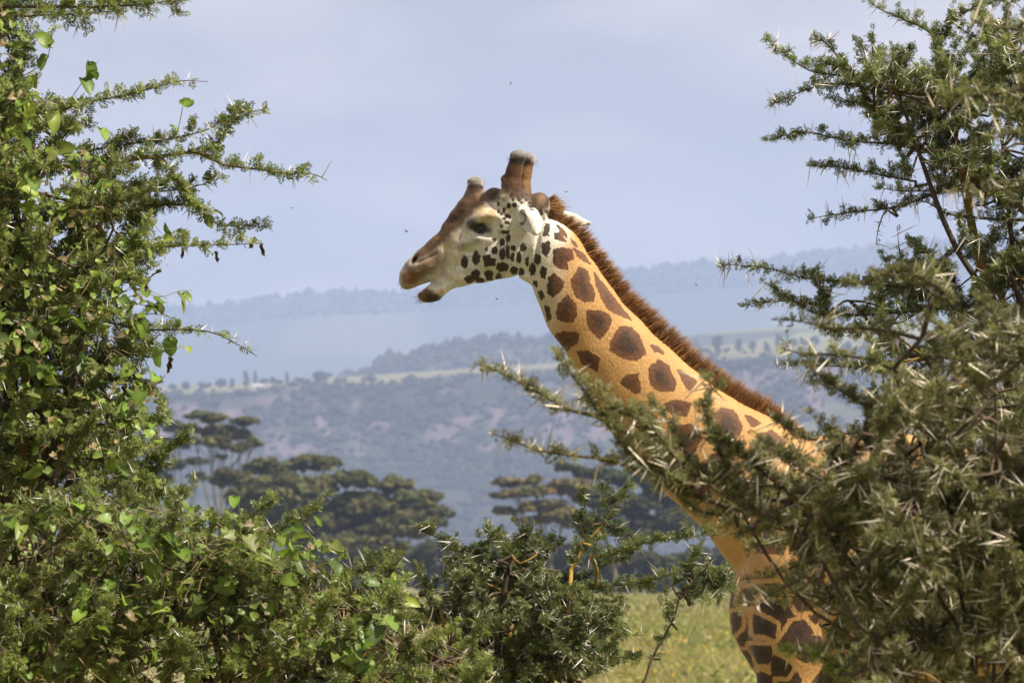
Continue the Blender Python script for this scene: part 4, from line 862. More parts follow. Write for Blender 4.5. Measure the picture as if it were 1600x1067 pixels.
# bumps on the brow and nose ridge, horns
chain([(700, 353, 9), (715, 338, 12), (728, 322, 14)], 1.5, 0.02)
chain([(737, 330, 24), (741, 305, 14), (743, 292, 11), (743, 286, 11.5)], 1.0, 0.02)
ell(742, 283, 12.5, 7, 0, 12.5 * GS, 0.006)
ell(772, 305, 13, 12, -0.02, 0.05, 0.012); ell(787, 312, 11, 12, -0.085, 0.03, 0.012)
chain([(760, 322, 20), (800, 322, 24), (830, 330, 24)], 1.3, 0.03)
for sy_, dx in ((-1, 0), (1, 19)):
    chain([(802 + dx * 0.7, 318, 21, sy_ * 0.065), (799 + dx, 292, 15 if sy_ < 0 else 11, sy_ * 0.075), (803 + dx, 270, 12 if sy_ < 0 else 8.5, sy_ * 0.08), (808 + dx * 0.95, 252, 12 if sy_ < 0 else 9, sy_ * 0.085)], 1.0, 0.014)
    ell(810 + dx * 0.86, 245, 13.5 if sy_ < 0 else 10.5, 9, sy_ * 0.087, 0.036, 0.008)
ell(790, 282, 8, 8, -0.085, 0.022, 0.006)
ell(843, 321, 17, 20, -0.02, 0.058, 0.022)
# eye region
for sy_ in (-1, 1):
    ell(761, 339, 21, 12, sy_ * 0.078, 0.040, 0.012, rot=0.25)            # brow
    ell(752, 358, 15, 11, sy_ * 0.105, 0.024, 0.010, sub=True)            # socket
    ell(727, 384, 22, 8, sy_ * 0.055, 0.032, 0.015, rot=0.45)             # cheek ridge
    ell(770, 398, 26, 26, sy_ * 0.055, 0.04, 0.02)
    ell(647, 405, 9, 4.2, sy_ * 0.050, 0.030, 0.006, sub=True, rot=1.0)   # nostril
    ell(655, 412, 12, 4, sy_ * 0.045, 0.02, 0.008, rot=0.55)
# lip and chin modelling, throat folds
for q in range(4): ell(816 + q * 6, 428 + q * 3.5, 5, 8, 0, 0.045, 0.008, rot=-0.3)
# ears
chain([(815, 337, 10, -0.085), (826, 343, 17, -0.13), (833, 353, 15.5, -0.175), (837, 364, 9, -0.21), (839, 370, 3, -0.23)], [1, .9, .8, .7, .7], 0.008, yaw=False)
chain([(812, 342, 6.5, -0.135), (821, 352, 9.0, -0.178), (827, 362, 5, -0.205)], 0.9, 0.006, sub=True, yaw=False)
chain([(845, 328, 8, 0.08), (872, 335, 13, 0.14), (898, 341, 11, 0.20), (923, 344, 3, 0.25)], [0.8, .55, .5, .7], 0.008, yaw=False)

def surface_nets():
    S = FLD < 0
    c = np.zeros([n - 1 for n in S.shape], np.uint8)
    for i in (0, 1):
        for j in (0, 1):
            for k in (0, 1): c += S[i:S.shape[0] - 1 + i, j:S.shape[1] - 1 + j, k:S.shape[2] - 1 + k]
    act = np.argwhere((c > 0) & (c < 8)); ids = np.full(c.shape, -1, np.int32); ids[tuple(act.T)] = np.arange(len(act))
    G = (gx_, gy_, gz_)
    acc = np.zeros((len(act), 3)); cnt = np.zeros(len(act))
    for ax in range(3):
        o = [q for q in range(3) if q != ax]
        for u in (0, 1):
            for v in (0, 1):
                A = act.copy(); A[:, o[0]] += u; A[:, o[1]] += v; B = A.copy(); B[:, ax] += 1
                fa, fb = FLD[tuple(A.T)], FLD[tuple(B.T)]; m = (fa < 0) != (fb < 0)
                t = np.where(m, fa / np.where(m, fa - fb, 1), 0)
                p = np.stack([G[q][A[:, q]] for q in range(3)], -1).astype(float)
                p[:, ax] += t * (G[ax][B[:, ax]] - G[ax][A[:, ax]])
                acc[m] += p[m]; cnt[m] += 1
    V = acc / cnt[:, None]; quads = []
    for ax in range(3):
        a = [slice(None)] * 3; b = [slice(None)] * 3; a[ax] = slice(0, -1); b[ax] = slice(1, None)
        e = np.argwhere(S[tuple(a)] != S[tuple(b)]); o = [q for q in range(3) if q != ax]
        e = e[(e[:, o[0]] > 0) & (e[:, o[1]] > 0) & (e[:, o[0]] < c.shape[o[0]]) & (e[:, o[1]] < c.shape[o[1]])]
        def cell(u, v):
            w = e.copy(); w[:, o[0]] -= u; w[:, o[1]] -= v; return ids[tuple(w.T)]
        q = np.stack([cell(1, 1), cell(0, 1), cell(0, 0), cell(1, 0)], -1)
        flip = S[tuple(e.T)] if ax != 1 else ~S[tuple(e.T)]
        q[~flip] = q[~flip][:, ::-1]; quads.append(q)
    return V, np.concatenate(quads)
GV, GQ = surface_nets()
del FLD
def laplace(V, Q, it, w=0.5, mask=None):
    E = np.concatenate([Q[:, [0, 1]], Q[:, [1, 2]], Q[:, [2, 3]], Q[:, [3, 0]]]); n = len(V)
    deg = np.bincount(E[:, 0], minlength=n) + np.bincount(E[:, 1], minlength=n)
    for _ in range(it):
        s = np.zeros_like(V)
        for k in range(3): s[:, k] = np.bincount(E[:, 0], V[E[:, 1], k], n) + np.bincount(E[:, 1], V[E[:, 0], k], n)
        V = V + w * (s / deg[:, None] - V)
    return V
GV = laplace(GV, GQ, 3)
# back to photo pixels (side projection) for the coat
def to_px(V):
    k = GD; x = V[:, 0]; z = V[:, 2] - CAM_H
    # inverse of P() on the plane y = GD
    v = (z / k * CP - SP) / (CP + z / k * SP); u = x / k * (CP - v * SP)
    return 800 + u * FPX, 533.5 - v * FPX
PX, PY = to_px(GV)
def crease(pts, w, depth):
    """press a line of the head inwards (depth > 0) or raise it (depth < 0), on both sides"""
    best = np.full(len(GV), 1e9); pts = pts if len(pts) > 1 else pts * 2
    for (x1, y1), (x2, y2) in zip(pts[:-1], pts[1:]):
        dx, dy = x2 - x1, y2 - y1; t = np.clip(((PX - x1) * dx + (PY - y1) * dy) / (dx * dx + dy * dy + 1e-9), 0, 1)
        best = np.minimum(best, np.hypot(PX - x1 - t * dx, PY - y1 - t * dy))
    yo = GV[:, 1] - 0.16 * np.clip(835 - PX, 0, None) * GS
    GV[:, 1] -= np.tanh(yo / 0.03) * depth * np.exp(-(best / w) ** 2) * (PX < 870)
for ln, w_, dp in [([(733, 352), (744, 367), (766, 369)], 3, 0.006), ([(672, 441), (690, 432), (706, 424)], 2.6, 0.006), ([(698, 388), (724, 393), (746, 395)], 4, 0.010), ([(848, 345), (841, 370), (837, 400), (834, 432)], 3.5, 0.014),
                   ([(756, 385), (750, 405), (752, 426)], 4, 0.007), ([(652, 411), (668, 404), (682, 396)], 2.6, 0.007), ([(743, 346), (762, 336), (780, 341)], 7, -0.011), ([(718, 381), (745, 375), (768, 378)], 6, -0.009), ([(786, 395)], 18, -0.013), ([(800, 335)], 10, 0.010),
                   ([(715, 404), (728, 407)], 6, -0.007), ([(690, 447), (700, 441), (712, 438)], 2.2, 0.005), ([(830, 395), (826, 425)], 3, 0.006)] + [([(642 + 5 * q, 441 - 2 * q), (646 + 5 * q, 431 - 2 * q)], 1.6, 0.004) for q in range(8)] + [([(692 + 6 * q, 452 - 3.2 * q), (689 + 6 * q, 444 - 3.2 * q)], 1.8, 0.004) for q in range(4)]:
    crease(ln, w_, dp)
def cr(x0, y0, sc, pts): return np.array([(x0 + a / sc, y0 + b / sc) for a, b in pts])
A2 = lambda *p: cr(780, 380, 2.54, p); A1 = lambda *p: cr(600, 210, 3.811, p); A7 = lambda *p: cr(1130, 840, 4.7, p)
POLY = [A2((165, 5), (195, 0), (203, 25), (190, 60), (172, 45)), A2((215, 30), (250, 24), (290, 30), (293, 65), (270, 80), (270, 110), (240, 105), (212, 85)), A2((295, 25), (330, 40), (362, 85), (330, 75), (310, 52)),
        A2((287, 150), (318, 98), (350, 115), (358, 160), (380, 205), (372, 235), (335, 238), (305, 215), (290, 185)), A2((375, 115), (400, 150), (440, 200), (480, 250), (525, 310), (480, 290), (435, 270), (405, 225), (385, 170)),
        A2((195, 140), (215, 125), (258, 160), (250, 185), (210, 218), (190, 195)), A2((270, 210), (300, 245), (308, 285), (290, 315), (240, 310), (225, 280), (235, 245)), A2((345, 275), (390, 270), (430, 285), (445, 310), (430, 350), (400, 385), (370, 360), (348, 320)),
        A2((475, 335), (520, 335), (555, 370), (580, 440), (540, 470), (490, 460), (440, 430), (440, 400)), A2((220, 370), (250, 352), (318, 362), (305, 400), (270, 425), (240, 415)), A2((310, 430), (350, 430), (400, 460), (385, 510), (330, 480)),
        A2((590, 500), (630, 465), (670, 490), (700, 560), (690, 590), (640, 590), (600, 570)), A2((480, 560), (500, 530), (550, 520), (560, 595), (540, 600)), A2((600, 405), (640, 420), (650, 440), (615, 435)), A2((705, 505), (740, 520), (785, 550), (750, 590), (730, 560)),
        A2((840, 690), (880, 655), (930, 665), (962, 730), (945, 770), (890, 790), (850, 760)), A2((970, 685), (1000, 690), (1035, 715), (1000, 735)), A2((990, 800), (1030, 755), (1080, 745), (1130, 790), (1100, 840), (1040, 880), (985, 870)),
        A2((650, 640), (700, 625), (760, 640), (740, 690), (680, 680)), A2((830, 850), (880, 820), (900, 840), (850, 890)), A2((540, 660), (620, 690), (640, 760), (590, 780), (530, 720)), A2((690, 730), (760, 720), (800, 780), (760, 850), (700, 820)), A2((610, 830), (670, 850), (680, 920), (620, 900)), A2((750, 900), (830, 920), (820, 1000), (760, 980)), A2((440, 610), (480, 640), (500, 700), (450, 680)),
        A2((130, 90), (142, 90), (140, 125), (125, 130)), A2((165, 105), (185, 105), (180, 140), (166, 135)), A2((135, 150), (150, 155), (148, 175), (136, 165)), A2((155, 195), (168, 190), (178, 220), (165, 230)), A2((180, 250), (200, 255), (205, 300), (192, 310)),
        A1((960, 535), (985, 540), (980, 610), (945, 610)), A1((1010, 590), (1045, 590), (1085, 645), (1020, 630)), A1((1025, 540), (1075, 580), (1090, 620), (1050, 595)), A1((940, 690), (965, 650), (985, 655), (980, 710), (965, 735)), A1((960, 460), (980, 460), (1000, 500), (985, 510)), A1((985, 455), (1010, 475), (1035, 515), (1000, 490)),
        A1((1112, 625), (1140, 650), (1150, 675), (1130, 660)), A1((590, 735), (625, 720), (640, 740), (668, 748), (660, 785), (600, 790)), A1((672, 780), (700, 768), (742, 780), (735, 812), (690, 820), (668, 800)), A1((595, 830), (620, 810), (648, 825), (645, 868), (612, 866)),
        A7((205, 560), (290, 600), (360, 640), (350, 730), (290, 700), (210, 690)), A7((380, 770), (440, 690), (480, 620), (560, 600), (640, 700), (560, 730), (510, 800), (480, 840), (400, 810)), A7((510, 860), (540, 770), (600, 710), (680, 720), (720, 780), (680, 860), (580, 900)), A7((190, 790), (320, 790), (335, 850), (310, 910), (240, 910), (210, 850)),
        A7((110, 840), (170, 830), (210, 930), (190, 1000), (150, 1030), (100, 930)), A7((350, 860), (420, 890), (480, 940), (440, 1000), (340, 1000), (330, 930)), A7((190, 1020), (260, 980), (330, 1010), (340, 1090), (180, 1090)), A7((260, 340), (360, 340), (430, 370), (380, 410), (280, 420)), A7((110, 470), (130, 380), (200, 370), (230, 400), (170, 500)),
        A7((480, 460), (560, 430), (620, 470), (610, 520), (520, 530)), A7((590, 290), (660, 230), (720, 280), (640, 330)), A7((520, 150), (590, 150), (640, 210), (560, 250)), A7((60, 560), (110, 540), (120, 640), (70, 700)), A7((700, 430), (850, 400), (900, 520), (740, 520))] + [np.array(q_, float) for q_ in ([(1118, 762), (1165, 750), (1188, 775), (1180, 806), (1140, 815)], [(1198, 738), (1245, 742), (1262, 775), (1250, 802), (1208, 800)], [(1274, 756), (1318, 758), (1332, 800), (1300, 832), (1272, 815)], [(1168, 828), (1200, 815), (1226, 836), (1216, 866), (1180, 862)], [(1242, 822), (1290, 840), (1294, 872), (1262, 884), (1238, 862)], [(1060, 745), (1095, 740), (1110, 775), (1085, 790)])]
DOTS = [A1((a, b)).ravel().tolist() + [c / 3.811, d / 3.811] for a, b, c, d in
        [(660, 695, 18, 25), (700, 650, 16, 20), (740, 625, 10, 20), (705, 718, 17, 30), (737, 708, 10, 30), (683, 850, 15, 20), (550, 740, 20, 35), (828, 680, 18, 22), (803, 740, 14, 27), (770, 683, 14, 15), (852, 762, 9, 18), (885, 805, 18, 30), (820, 820, 15, 18), (775, 810, 22, 20), (508, 863, 24, 22), (545, 835, 25, 28), (575, 870, 20, 15),
         (480, 760, 18, 35), (765, 740, 10, 24), (915, 750, 18, 28), (947, 830, 17, 32), (682, 415, 6, 12), (685, 468, 6, 10), (698, 483, 6, 8), (716, 460, 8, 12), (742, 437, 9, 13), (775, 430, 14, 14), (730, 490, 7, 10), (716, 507, 8, 9), (748, 500, 6, 8), (732, 535, 11, 10), (698, 555, 8, 9), (820, 415, 14, 8), (878, 442, 16, 9), (882, 467, 12, 8), (933, 470, 12, 18),
         (770, 395, 7, 12), (800, 385, 6, 14), (825, 375, 7, 12), (845, 360, 6, 12), (805, 400, 9, 9), (850, 395, 10, 10), (760, 370, 6, 12), (790, 350, 5, 14), (725, 590, 24, 9), (865, 415, 9, 9), (655, 630, 8, 8), (610, 690, 9, 14)]]
sd = np.full(len(GV), -0.2)                                 # signed distance to the nearest patch edge, + inside, metres
for pg in POLY:
    m = (PX > pg[:, 0].min() - 14) & (PX < pg[:, 0].max() + 14) & (PY > pg[:, 1].min() - 14) & (PY < pg[:, 1].max() + 14)
    x, y = PX[m], PY[m]; best = np.full(len(x), 1e9); ins = np.zeros(len(x), bool)
    for (x1, y1), (x2, y2) in zip(pg, np.roll(pg, -1, 0)):
        dx, dy = x2 - x1, y2 - y1; t = np.clip(((x - x1) * dx + (y - y1) * dy) / (dx * dx + dy * dy), 0, 1)
        best = np.minimum(best, np.hypot(x - x1 - t * dx, y - y1 - t * dy))
        ins ^= ((y1 > y) != (y2 > y)) & (x < dx * (y - y1) / (dy + 1e-12) + x1)
    sd[m] = np.maximum(sd[m], np.where(ins, best, -best) * GS)
for cx, cy_, rx, ry in DOTS:
    m = (np.abs(PX - cx) < rx * 2 + 6) & (np.abs(PY - cy_) < ry * 2 + 6)
    q = np.hypot((PX[m] - cx) / rx, (PY[m] - cy_) / ry); sd[m] = np.maximum(sd[m], (1 - q) * min(rx, ry) * GS)
# the rest of the body: irregular polygons from scattered seeds
body = (PX > 1000) & (PX + PY > 1750) | (PY > 1068)
r_ = np.random.default_rng(5); seeds = r_.uniform((X_(1150), -0.5, 0.4), (X_(1960), 0.5, 3.2), (420, 3))
bv = GV[body]; hV = np.clip((bv[:, 2:3] - 0.3) / 2.0, 0.5, 1.0)
f1 = np.empty(len(bv)); f2 = np.empty(len(bv))
for a in range(0, len(bv), 4000):
    dd_ = np.linalg.norm(bv[a:a + 4000, None] - seeds[None], axis=-1); dd_.partition(1, axis=1); f1[a:a + 4000], f2[a:a + 4000] = dd_[:, 0], dd_[:, 1]
sdb = (f2 - f1) * 0.5 - 0.024; sdb = np.where(bv[:, 2] < 1.1, -0.1, sdb); far_ = np.where((PX[body] < 1330) & (PY[body] < 890), -1, np.minimum(sdb, -sd[body] - 0.03)); sd[body] = np.where((PX[body] > 1330) | (PY[body] > 1080), sdb, np.maximum(sd[body], far_))
# ground colour of the coat
def lin(r, g, b): return np.array([((c / 255 + 0.055) / 1.055) ** 2.4 if c > 10 else c / 255 / 12.92 for c in (r, g, b)])
TAN, WHT, CRM = np.array((0.48, 0.265, 0.095)), np.array((0.62, 0.58, 0.50)), np.array((0.50, 0.39, 0.25))
BRN, DBR, GRY = np.array((0.080, 0.036, 0.014)), np.array((0.030, 0.020, 0.012)), np.array((0.20, 0.18, 0.16))
GC = np.tile(TAN, (len(GV), 1))
def paint(px, py, rx, ry, colr, op=1.0, soft=0.5, rot=0.0, ymin=None):
    c, s = math.cos(rot), math.sin(rot); dx, dy = PX - px, PY - py
    q = np.hypot((dx * c + dy * s) / rx, (-dx * s + dy * c) / ry); w = np.clip((1 - q) / soft + 0.0, 0, 1) * op
    if ymin is not None: w = w * (GV[:, 1] < ymin)
    GC[:] = GC * (1 - w[:, None]) + np.asarray(colr) * w[:, None]
head = np.clip((905 - PX - (PY - 330) * 0.12) / 55, 0, 1) * (PY < 520); GC = GC * (1 - head[:, None]) + WHT * head[:, None]
w = np.clip((600 - PY) / 200, 0, 1) * np.clip(1 - np.hypot((PX - 850) / 40, (PY - 470) / 70), 0, 1); GC = GC * (1 - w[:, None]) + CRM * w[:, None]
paint(865, 360, 30, 45, WHT, 0.9, 0.6)
paint(690, 385, 60, 34, CRM, 0.55, 0.7, -0.6)
for a in [(668, 384, 36, 17, -0.75), (690, 362, 36, 20, -0.8), (712, 340, 32, 23, -0.9), (740, 312, 30, 26, 0), (728, 325, 28, 22, 0), (770, 304, 18, 17, 0), (800, 285, 30, 34, 0.2), (815, 300, 28, 20, 0), (843, 315, 25, 25, 0), (805, 262, 30, 30, 0)]:
    paint(a[0], a[1], a[2], a[3], BRN, 0.95, 0.45, a[4])
for a in [(745, 300, 7, 9), (752, 308, 8, 10), (825, 285, 8, 20), (845, 312, 8, 10), (720, 338, 12, 7), (700, 360, 16, 6), (690, 372, 20, 6)]: paint(a[0], a[1], a[2], a[3], np.array((0.22, 0.11, 0.04)), 0.6, 0.9)
paint(827, 272, 15, 32, np.array((0.19, 0.09, 0.032)), 0.95, 0.4); paint(743, 294, 17, 10, BRN, 0.95, 0.4); paint(800, 270, 18, 26, BRN, 0.8, 0.5)
for a in [(703, 358, 12, 6, -0.6), (712, 338, 9, 7, 0), (735, 322, 12, 9, 0), (773, 306, 11, 8, 0), (787, 313, 6, 7, 0), (686, 378, 10, 6, -0.6), (835, 318, 6, 10, 0), (855, 318, 4, 12, 0), (765, 295, 5, 9, 0)]: paint(a[0], a[1], a[2], a[3], DBR, 0.75, 0.7, a[4])
paint(790, 308, 14, 16, CRM, 0.5, 0.8); paint(761, 336, 25, 15, np.array((0.55, 0.42, 0.24)), 0.9, 0.5, 0.25); paint(770, 333, 9, 6, BRN * 1.6, 0.5, 0.8)
paint(742, 282, 15, 9, GRY, 1, 0.35); paint(744, 292, 16, 5, DBR, 1, 0.5); paint(815, 242, 26, 11, GRY, 1, 0.3); paint(814, 254, 26, 7, DBR * 0.7, 1, 0.5)
paint(672, 408, 40, 16, np.array((0.23, 0.16, 0.10)), 0.75, 0.7, -0.5); paint(668, 418, 44, 22, np.array((0.18, 0.12, 0.075)), 0.85, 0.7, -0.4); paint(655, 424, 30, 17, np.array((0.13, 0.08, 0.05)), 0.75, 0.8, -0.25); paint(640, 434, 23, 19, np.array((0.20, 0.092, 0.034)), 0.95, 0.6); paint(640, 412, 15, 9, np.array((0.15, 0.09, 0.06)), 0.85, 0.6, -0.8)
paint(648, 404, 8, 5, np.array((0.02, 0.015, 0.012)), 1, 0.5, -0.9); paint(634, 449, 14, 5, DBR, 0.5, 0.8); paint(668, 462, 24, 13, np.array((0.13, 0.075, 0.035)), 1, 0.35, 0.3); paint(676, 466, 18, 10, DBR, 0.9, 0.5); paint(660, 450, 16, 3.5, CRM, 0.7, 0.6, -0.35); paint(690, 455, 5, 7, np.array((0.45, 0.27, 0.11)), 0.8, 0.6)
paint(710, 430, 26, 12, WHT * 1.05, 0.7, 0.7, -0.4); paint(728, 382, 24, 9, GRY, 0.6, 0.8, -0.4); paint(705, 375, 26, 12, np.array((0.30, 0.22, 0.14)), 0.6, 0.8, -0.6); paint(745, 378, 16, 16, np.array((0.33, 0.31, 0.29)), 0.5, 0.8)  # greys below the eye: facial shadow painted into the coat colour
paint(749, 358, 18.5, 10, np.array((0.028, 0.022, 0.02)), 1, 0.45, 0.15); paint(737, 351, 12, 13, np.array((0.04, 0.03, 0.025)), 0.9, 0.6, 0.5); paint(764, 362, 9, 6, np.array((0.05, 0.04, 0.03)), 0.7, 0.7)
EAR = (GV[:, 1] < -0.135) & (PX > 800) & (PX < 850) & (PY > 318) & (PY < 382)
GC[EAR] = WHT * 1.03; sd[EAR & (PY > 333)] = -0.1
inner = EAR & (np.hypot((PX - 815) / 7, (PY - 343) / 13) < 1); GC[inner] = np.array((0.16, 0.13, 0.12))
FAR_EAR = (GV[:, 1] > 0.10) & (PX > 866) & (PX < 930) & (PY < 362) & (PY > 325); GC[FAR_EAR] = WHT * 1.05; sd[FAR_EAR] = -0.1
paint(921, 345, 5, 5, DBR, 0.8, 0.7)
hoof = (GV[:, 2] < 0.14); GC[hoof] = np.array((0.05, 0.04, 0.035)); sd[hoof] = -0.1
shank = np.clip((1.5 - GV[:, 2]) / 0.6, 0, 1)[:, None] * (~hoof)[:, None]; GC = GC * (1 - shank * 0.8) + CRM * 1.1 * shank * 0.8
GC[(PX > 1900) & (PY > 1190)] = DBR
mot = fbm(PX / 9.0, PY / 9.0, 3, 91) - 0.5; hw = (head * (PX < 800) * (PY < 480))[:, None]; GC = GC * (1 + 0.9 * hw * mot[:, None] * np.array([0.9, 1.0, 1.1]))
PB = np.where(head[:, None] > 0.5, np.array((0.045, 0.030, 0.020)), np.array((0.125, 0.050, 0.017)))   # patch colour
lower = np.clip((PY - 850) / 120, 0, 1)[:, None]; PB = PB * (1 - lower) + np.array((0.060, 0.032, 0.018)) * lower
sd = sd - 0.0008 * (head > 0.5) + 0.0022 * np.clip((PY - 730) / 120, 0, 1) * (PX < 1330)
mb = MB(); mb.add(GV, GQ, None, np.clip(GC, 0, 1))
g_base = np.array((X_(1500), GD, 0.0)); c_base = np.array((X_(1500), 0.0, 0.0))
gm = mb.mesh('body', None, origin=c_base)
at = gm.attributes.new('patch', 'FLOAT', 'POINT'); at.data.foreach_set('value', sd.astype(np.float32))
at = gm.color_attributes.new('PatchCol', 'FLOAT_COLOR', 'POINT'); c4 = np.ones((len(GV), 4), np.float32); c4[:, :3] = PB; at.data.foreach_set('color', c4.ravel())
# coat material: jagged patch borders, darker patch centres, short fur
m, N, L = mat_base('giraffe_coat')
out = N.new('ShaderNodeOutputMaterial'); b = N.new('ShaderNodeBsdfPrincipled'); b.inputs['Roughness'].default_value = 0.62; b.inputs['Specular IOR Level'].default_value = 0.28
tc = N.new('ShaderNodeTexCoord'); mp = N.new('ShaderNodeMapping'); mp.inputs['Rotation'].default_value = (0, 0.75, 0); mp.inputs['Scale'].default_value = (1, 1, 0.35)
L.new(tc.outputs['Object'], mp.inputs['Vector'])
def noise(sc, det, vec):
    n_ = N.new('ShaderNodeTexNoise'); n_.inputs['Scale'].default_value = sc; n_.inputs['Detail'].default_value = det; L.new(vec, n_.inputs['Vector']); return n_.outputs[0]
def math_(op, a, bb):
    n_ = N.new('ShaderNodeMath'); n_.operation = op
    for i, v in enumerate((a, bb)):
        if isinstance(v, (int, float)): n_.inputs[i].default_value = v
        else: L.new(v, n_.inputs[i])
    return n_.outputs[0]
def maprange(v, a0, a1, b0, b1):
    n_ = N.new('ShaderNodeMapRange'); n_.inputs[1].default_value = a0; n_.inputs[2].default_value = a1; n_.inputs[3].default_value = b0; n_.inputs[4].default_value = b1; L.new(v, n_.inputs[0]); return n_.outputs[0]
def mixc(f, a, bb, mode='MIX'):
    n_ = N.new('ShaderNodeMixRGB'); n_.blend_type = mode
    for i, v in enumerate((f, a, bb)):
        if isinstance(v, (int, float)): n_.inputs[i].default_value = v
        elif isinstance(v, tuple): n_.inputs[i].default_value = (*v, 1)
        else: L.new(v, n_.inputs[i])
    return n_.outputs[0]
pa = N.new('ShaderNodeAttribute'); pa.attribute_name = 'patch'
base = N.new('ShaderNodeVertexColor'); base.layer_name = 'Col'; pcol = N.new('ShaderNodeVertexColor'); pcol.layer_name = 'PatchCol'
edge = math_('ADD', pa.outputs['Fac'], maprange(noise(170, 3, mp.outputs[0]), 0.3, 0.7, -0.0005, 0.0055))
edge = math_('ADD', edge, maprange(noise(38, 2, tc.outputs['Object']), 0.3, 0.7, -0.002, 0.0035))
msk = maprange(edge, -0.0018, 0.0022, 0, 1)
cen = maprange(math_('ADD', pa.outputs['Fac'], maprange(noise(30, 3, tc.outputs['Object']), 0.3, 0.7, -0.012, 0.012)), 0.010, 0.040, 0, 1)
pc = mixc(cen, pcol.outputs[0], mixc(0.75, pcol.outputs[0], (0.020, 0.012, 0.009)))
fur = noise(260, 4, mp.outputs[0]); fur2 = noise(9, 4, tc.outputs['Object'])
cc = mixc(msk, base.outputs[0], pc)
hs = N.new('ShaderNodeHueSaturation'); L.new(cc, hs.inputs['Color'])
L.new(math_('MULTIPLY', maprange(fur, 0.3, 0.7, 0.74, 1.22), maprange(fur2, 0.3, 0.7, 0.88, 1.1)), hs.inputs['Value'])
L.new(hs.outputs[0], b.inputs['Base Color'])
bp = N.new('ShaderNodeBump'); bp.inputs['Strength'].default_value = 0.55; bp.inputs['Distance'].default_value = 0.004
hgt = math_('ADD', fur, math_('MULTIPLY', noise(55, 3, tc.outputs['Object']), 1.2)); L.new(hgt, bp.inputs['Height']); L.new(bp.outputs[0], b.inputs['Normal'])
b.inputs['Sheen Weight'].default_value = 0.12; b.inputs['Sheen Roughness'].default_value = 0.4
L.new(b.outputs[0], out.inputs['Surface']); gm.materials.append(m)
giraffe = empty('giraffe', g_base)
link(bpy.data.objects.new('body', gm), giraffe)
tag(giraffe, 'adult giraffe with brown patches on tan, lowering its head, mouth slightly open', 'giraffe')
print('giraffe verts', len(GV), round(time.time() - T0, 1))
# hair: mane
rng = np.random.default_rng(8)
hair_mat = rough_mat('giraffe_hair', (0.8, 0.8, 0.8), (1.2, 1.2, 1.2), 60, 0.55, 0.0, spec=0.3)
def hairs(mb, p, d, L, w, c0, c1, c2, rng, curl=0.12):
    n = len(p); s = nrm(np.cross(d, rng.normal(size=(n, 3)))); g = nrm(rng.normal(size=(n, 3)))
    a = p; m1 = p + d * (L * 0.5)[:, None] + g * (L * curl * 0.4)[:, None]; e = p + d * L[:, None] + g * (L * curl)[:, None]
    V = np.stack([a - s * w, a + s * w, m1 + s * w * 0.8, m1 - s * w * 0.8, e], 1); i = np.arange(n)[:, None] * 5
    C = np.stack([c0, c0, c1, c1, c2], 1)
    mb.add(V.reshape(-1, 3), i + np.array([[0, 1, 2, 3]]), i + np.array([[3, 2, 4]]), C.reshape(-1, 3))
mline = np.array([(852, 318), (870, 336), (900, 368), (922, 402), (943, 433), (965, 462), (988, 491), (1012, 518), (1042, 546), (1073, 575), (1103, 602), (1132, 624), (1163, 642), (1200, 656), (1238, 668), (1262, 678)], float)
ml = smooth_path(np.array([P(a, b, GD) for a, b in mline]), 400); tg = nrm(np.gradient(ml, axis=0))
# settle each root on the skin of the neck
n = 9500; u = rng.uniform(0, 1, n); i = (u * 399).astype(int)
outn = nrm(np.cross(tg[i], np.array([0, 1.0, 0]))); outn *= np.sign(outn[:, 2:3])
root = ml[i] + tg[i] * rng.normal(size=(n, 1)) * 0.004; root[:, 1] += rng.normal(size=n) * 0.010
sub = GV[(np.abs(GV[:, 1]) < 0.03) & (PX > 835) & (PX < 1300) & (PY < 760)][:, [0, 2]]
ml2, tg2 = ml[::4][:, [0, 2]], tg[::4][:, [0, 2]]; on2 = np.stack([-tg2[:, 1], tg2[:, 0]], -1); on2 *= np.sign(on2[:, 1:2])
topk = np.zeros(len(ml2))
for a in range(len(ml2)):
    rel = sub - ml2[a]; al = rel @ tg2[a]; ou = rel @ on2[a]; ok = (np.abs(al) < 0.012) & (np.abs(ou) < 0.09); topk[a] = np.clip(ou[ok].max() if ok.any() else 0, -0.06, 0.06)
top = np.interp(i, np.arange(0, 400, 4), topk)
root += outn * (top - 0.006)[:, None]
prof_ = np.interp(u, [0, 0.04, 0.12, 0.5, 0.85, 1], [0.040, 0.052, 0.068, 0.092, 0.084, 0.035])
Lh = prof_ * rng.uniform(0.6, 1.15, n)
tuft = np.sin(u * 260 + 3 * np.sin(u * 47)) * 0.12
d = nrm(outn + tg[i] * (0.10 + tuft[:, None] + rng.normal(size=(n, 1)) * 0.10) + np.array([0, 1.0, 0]) * rng.normal(size=(n, 1)) * 0.16)
k = rng.uniform(0.55, 1.35, (n, 1)) * (1 + 1.6 * tuft[:, None])
mb = MB(); hairs(mb, root, d, Lh, 0.0016, np.array((0.22, 0.10, 0.032)) * k, np.array((0.20, 0.088, 0.03)) * k, np.array((0.48, 0.27, 0.11)) * k, rng)
pt = P(858, 322, GD); n = 260                                  # tuft at the poll
rt_ = pt + rng.normal(size=(n, 3)) * np.array([0.012, 0.014, 0.012]); d = nrm(np.array([0.85, 0, -0.12]) + rng.normal(size=(n, 3)) * 0.2)
mb.add(np.zeros((0, 3))); hairs(mb, rt_, d, rng.uniform(0.04, 0.085, n), 0.0016, np.tile((0.26, 0.12, 0.04), (n, 1)), np.tile((0.36, 0.18, 0.06), (n, 1)), np.tile((0.45, 0.25, 0.1), (n, 1)), rng)
mane = mb.build('mane', hair_mat, giraffe, origin=g_base); tag(mane, 'upright brown mane along the neck')
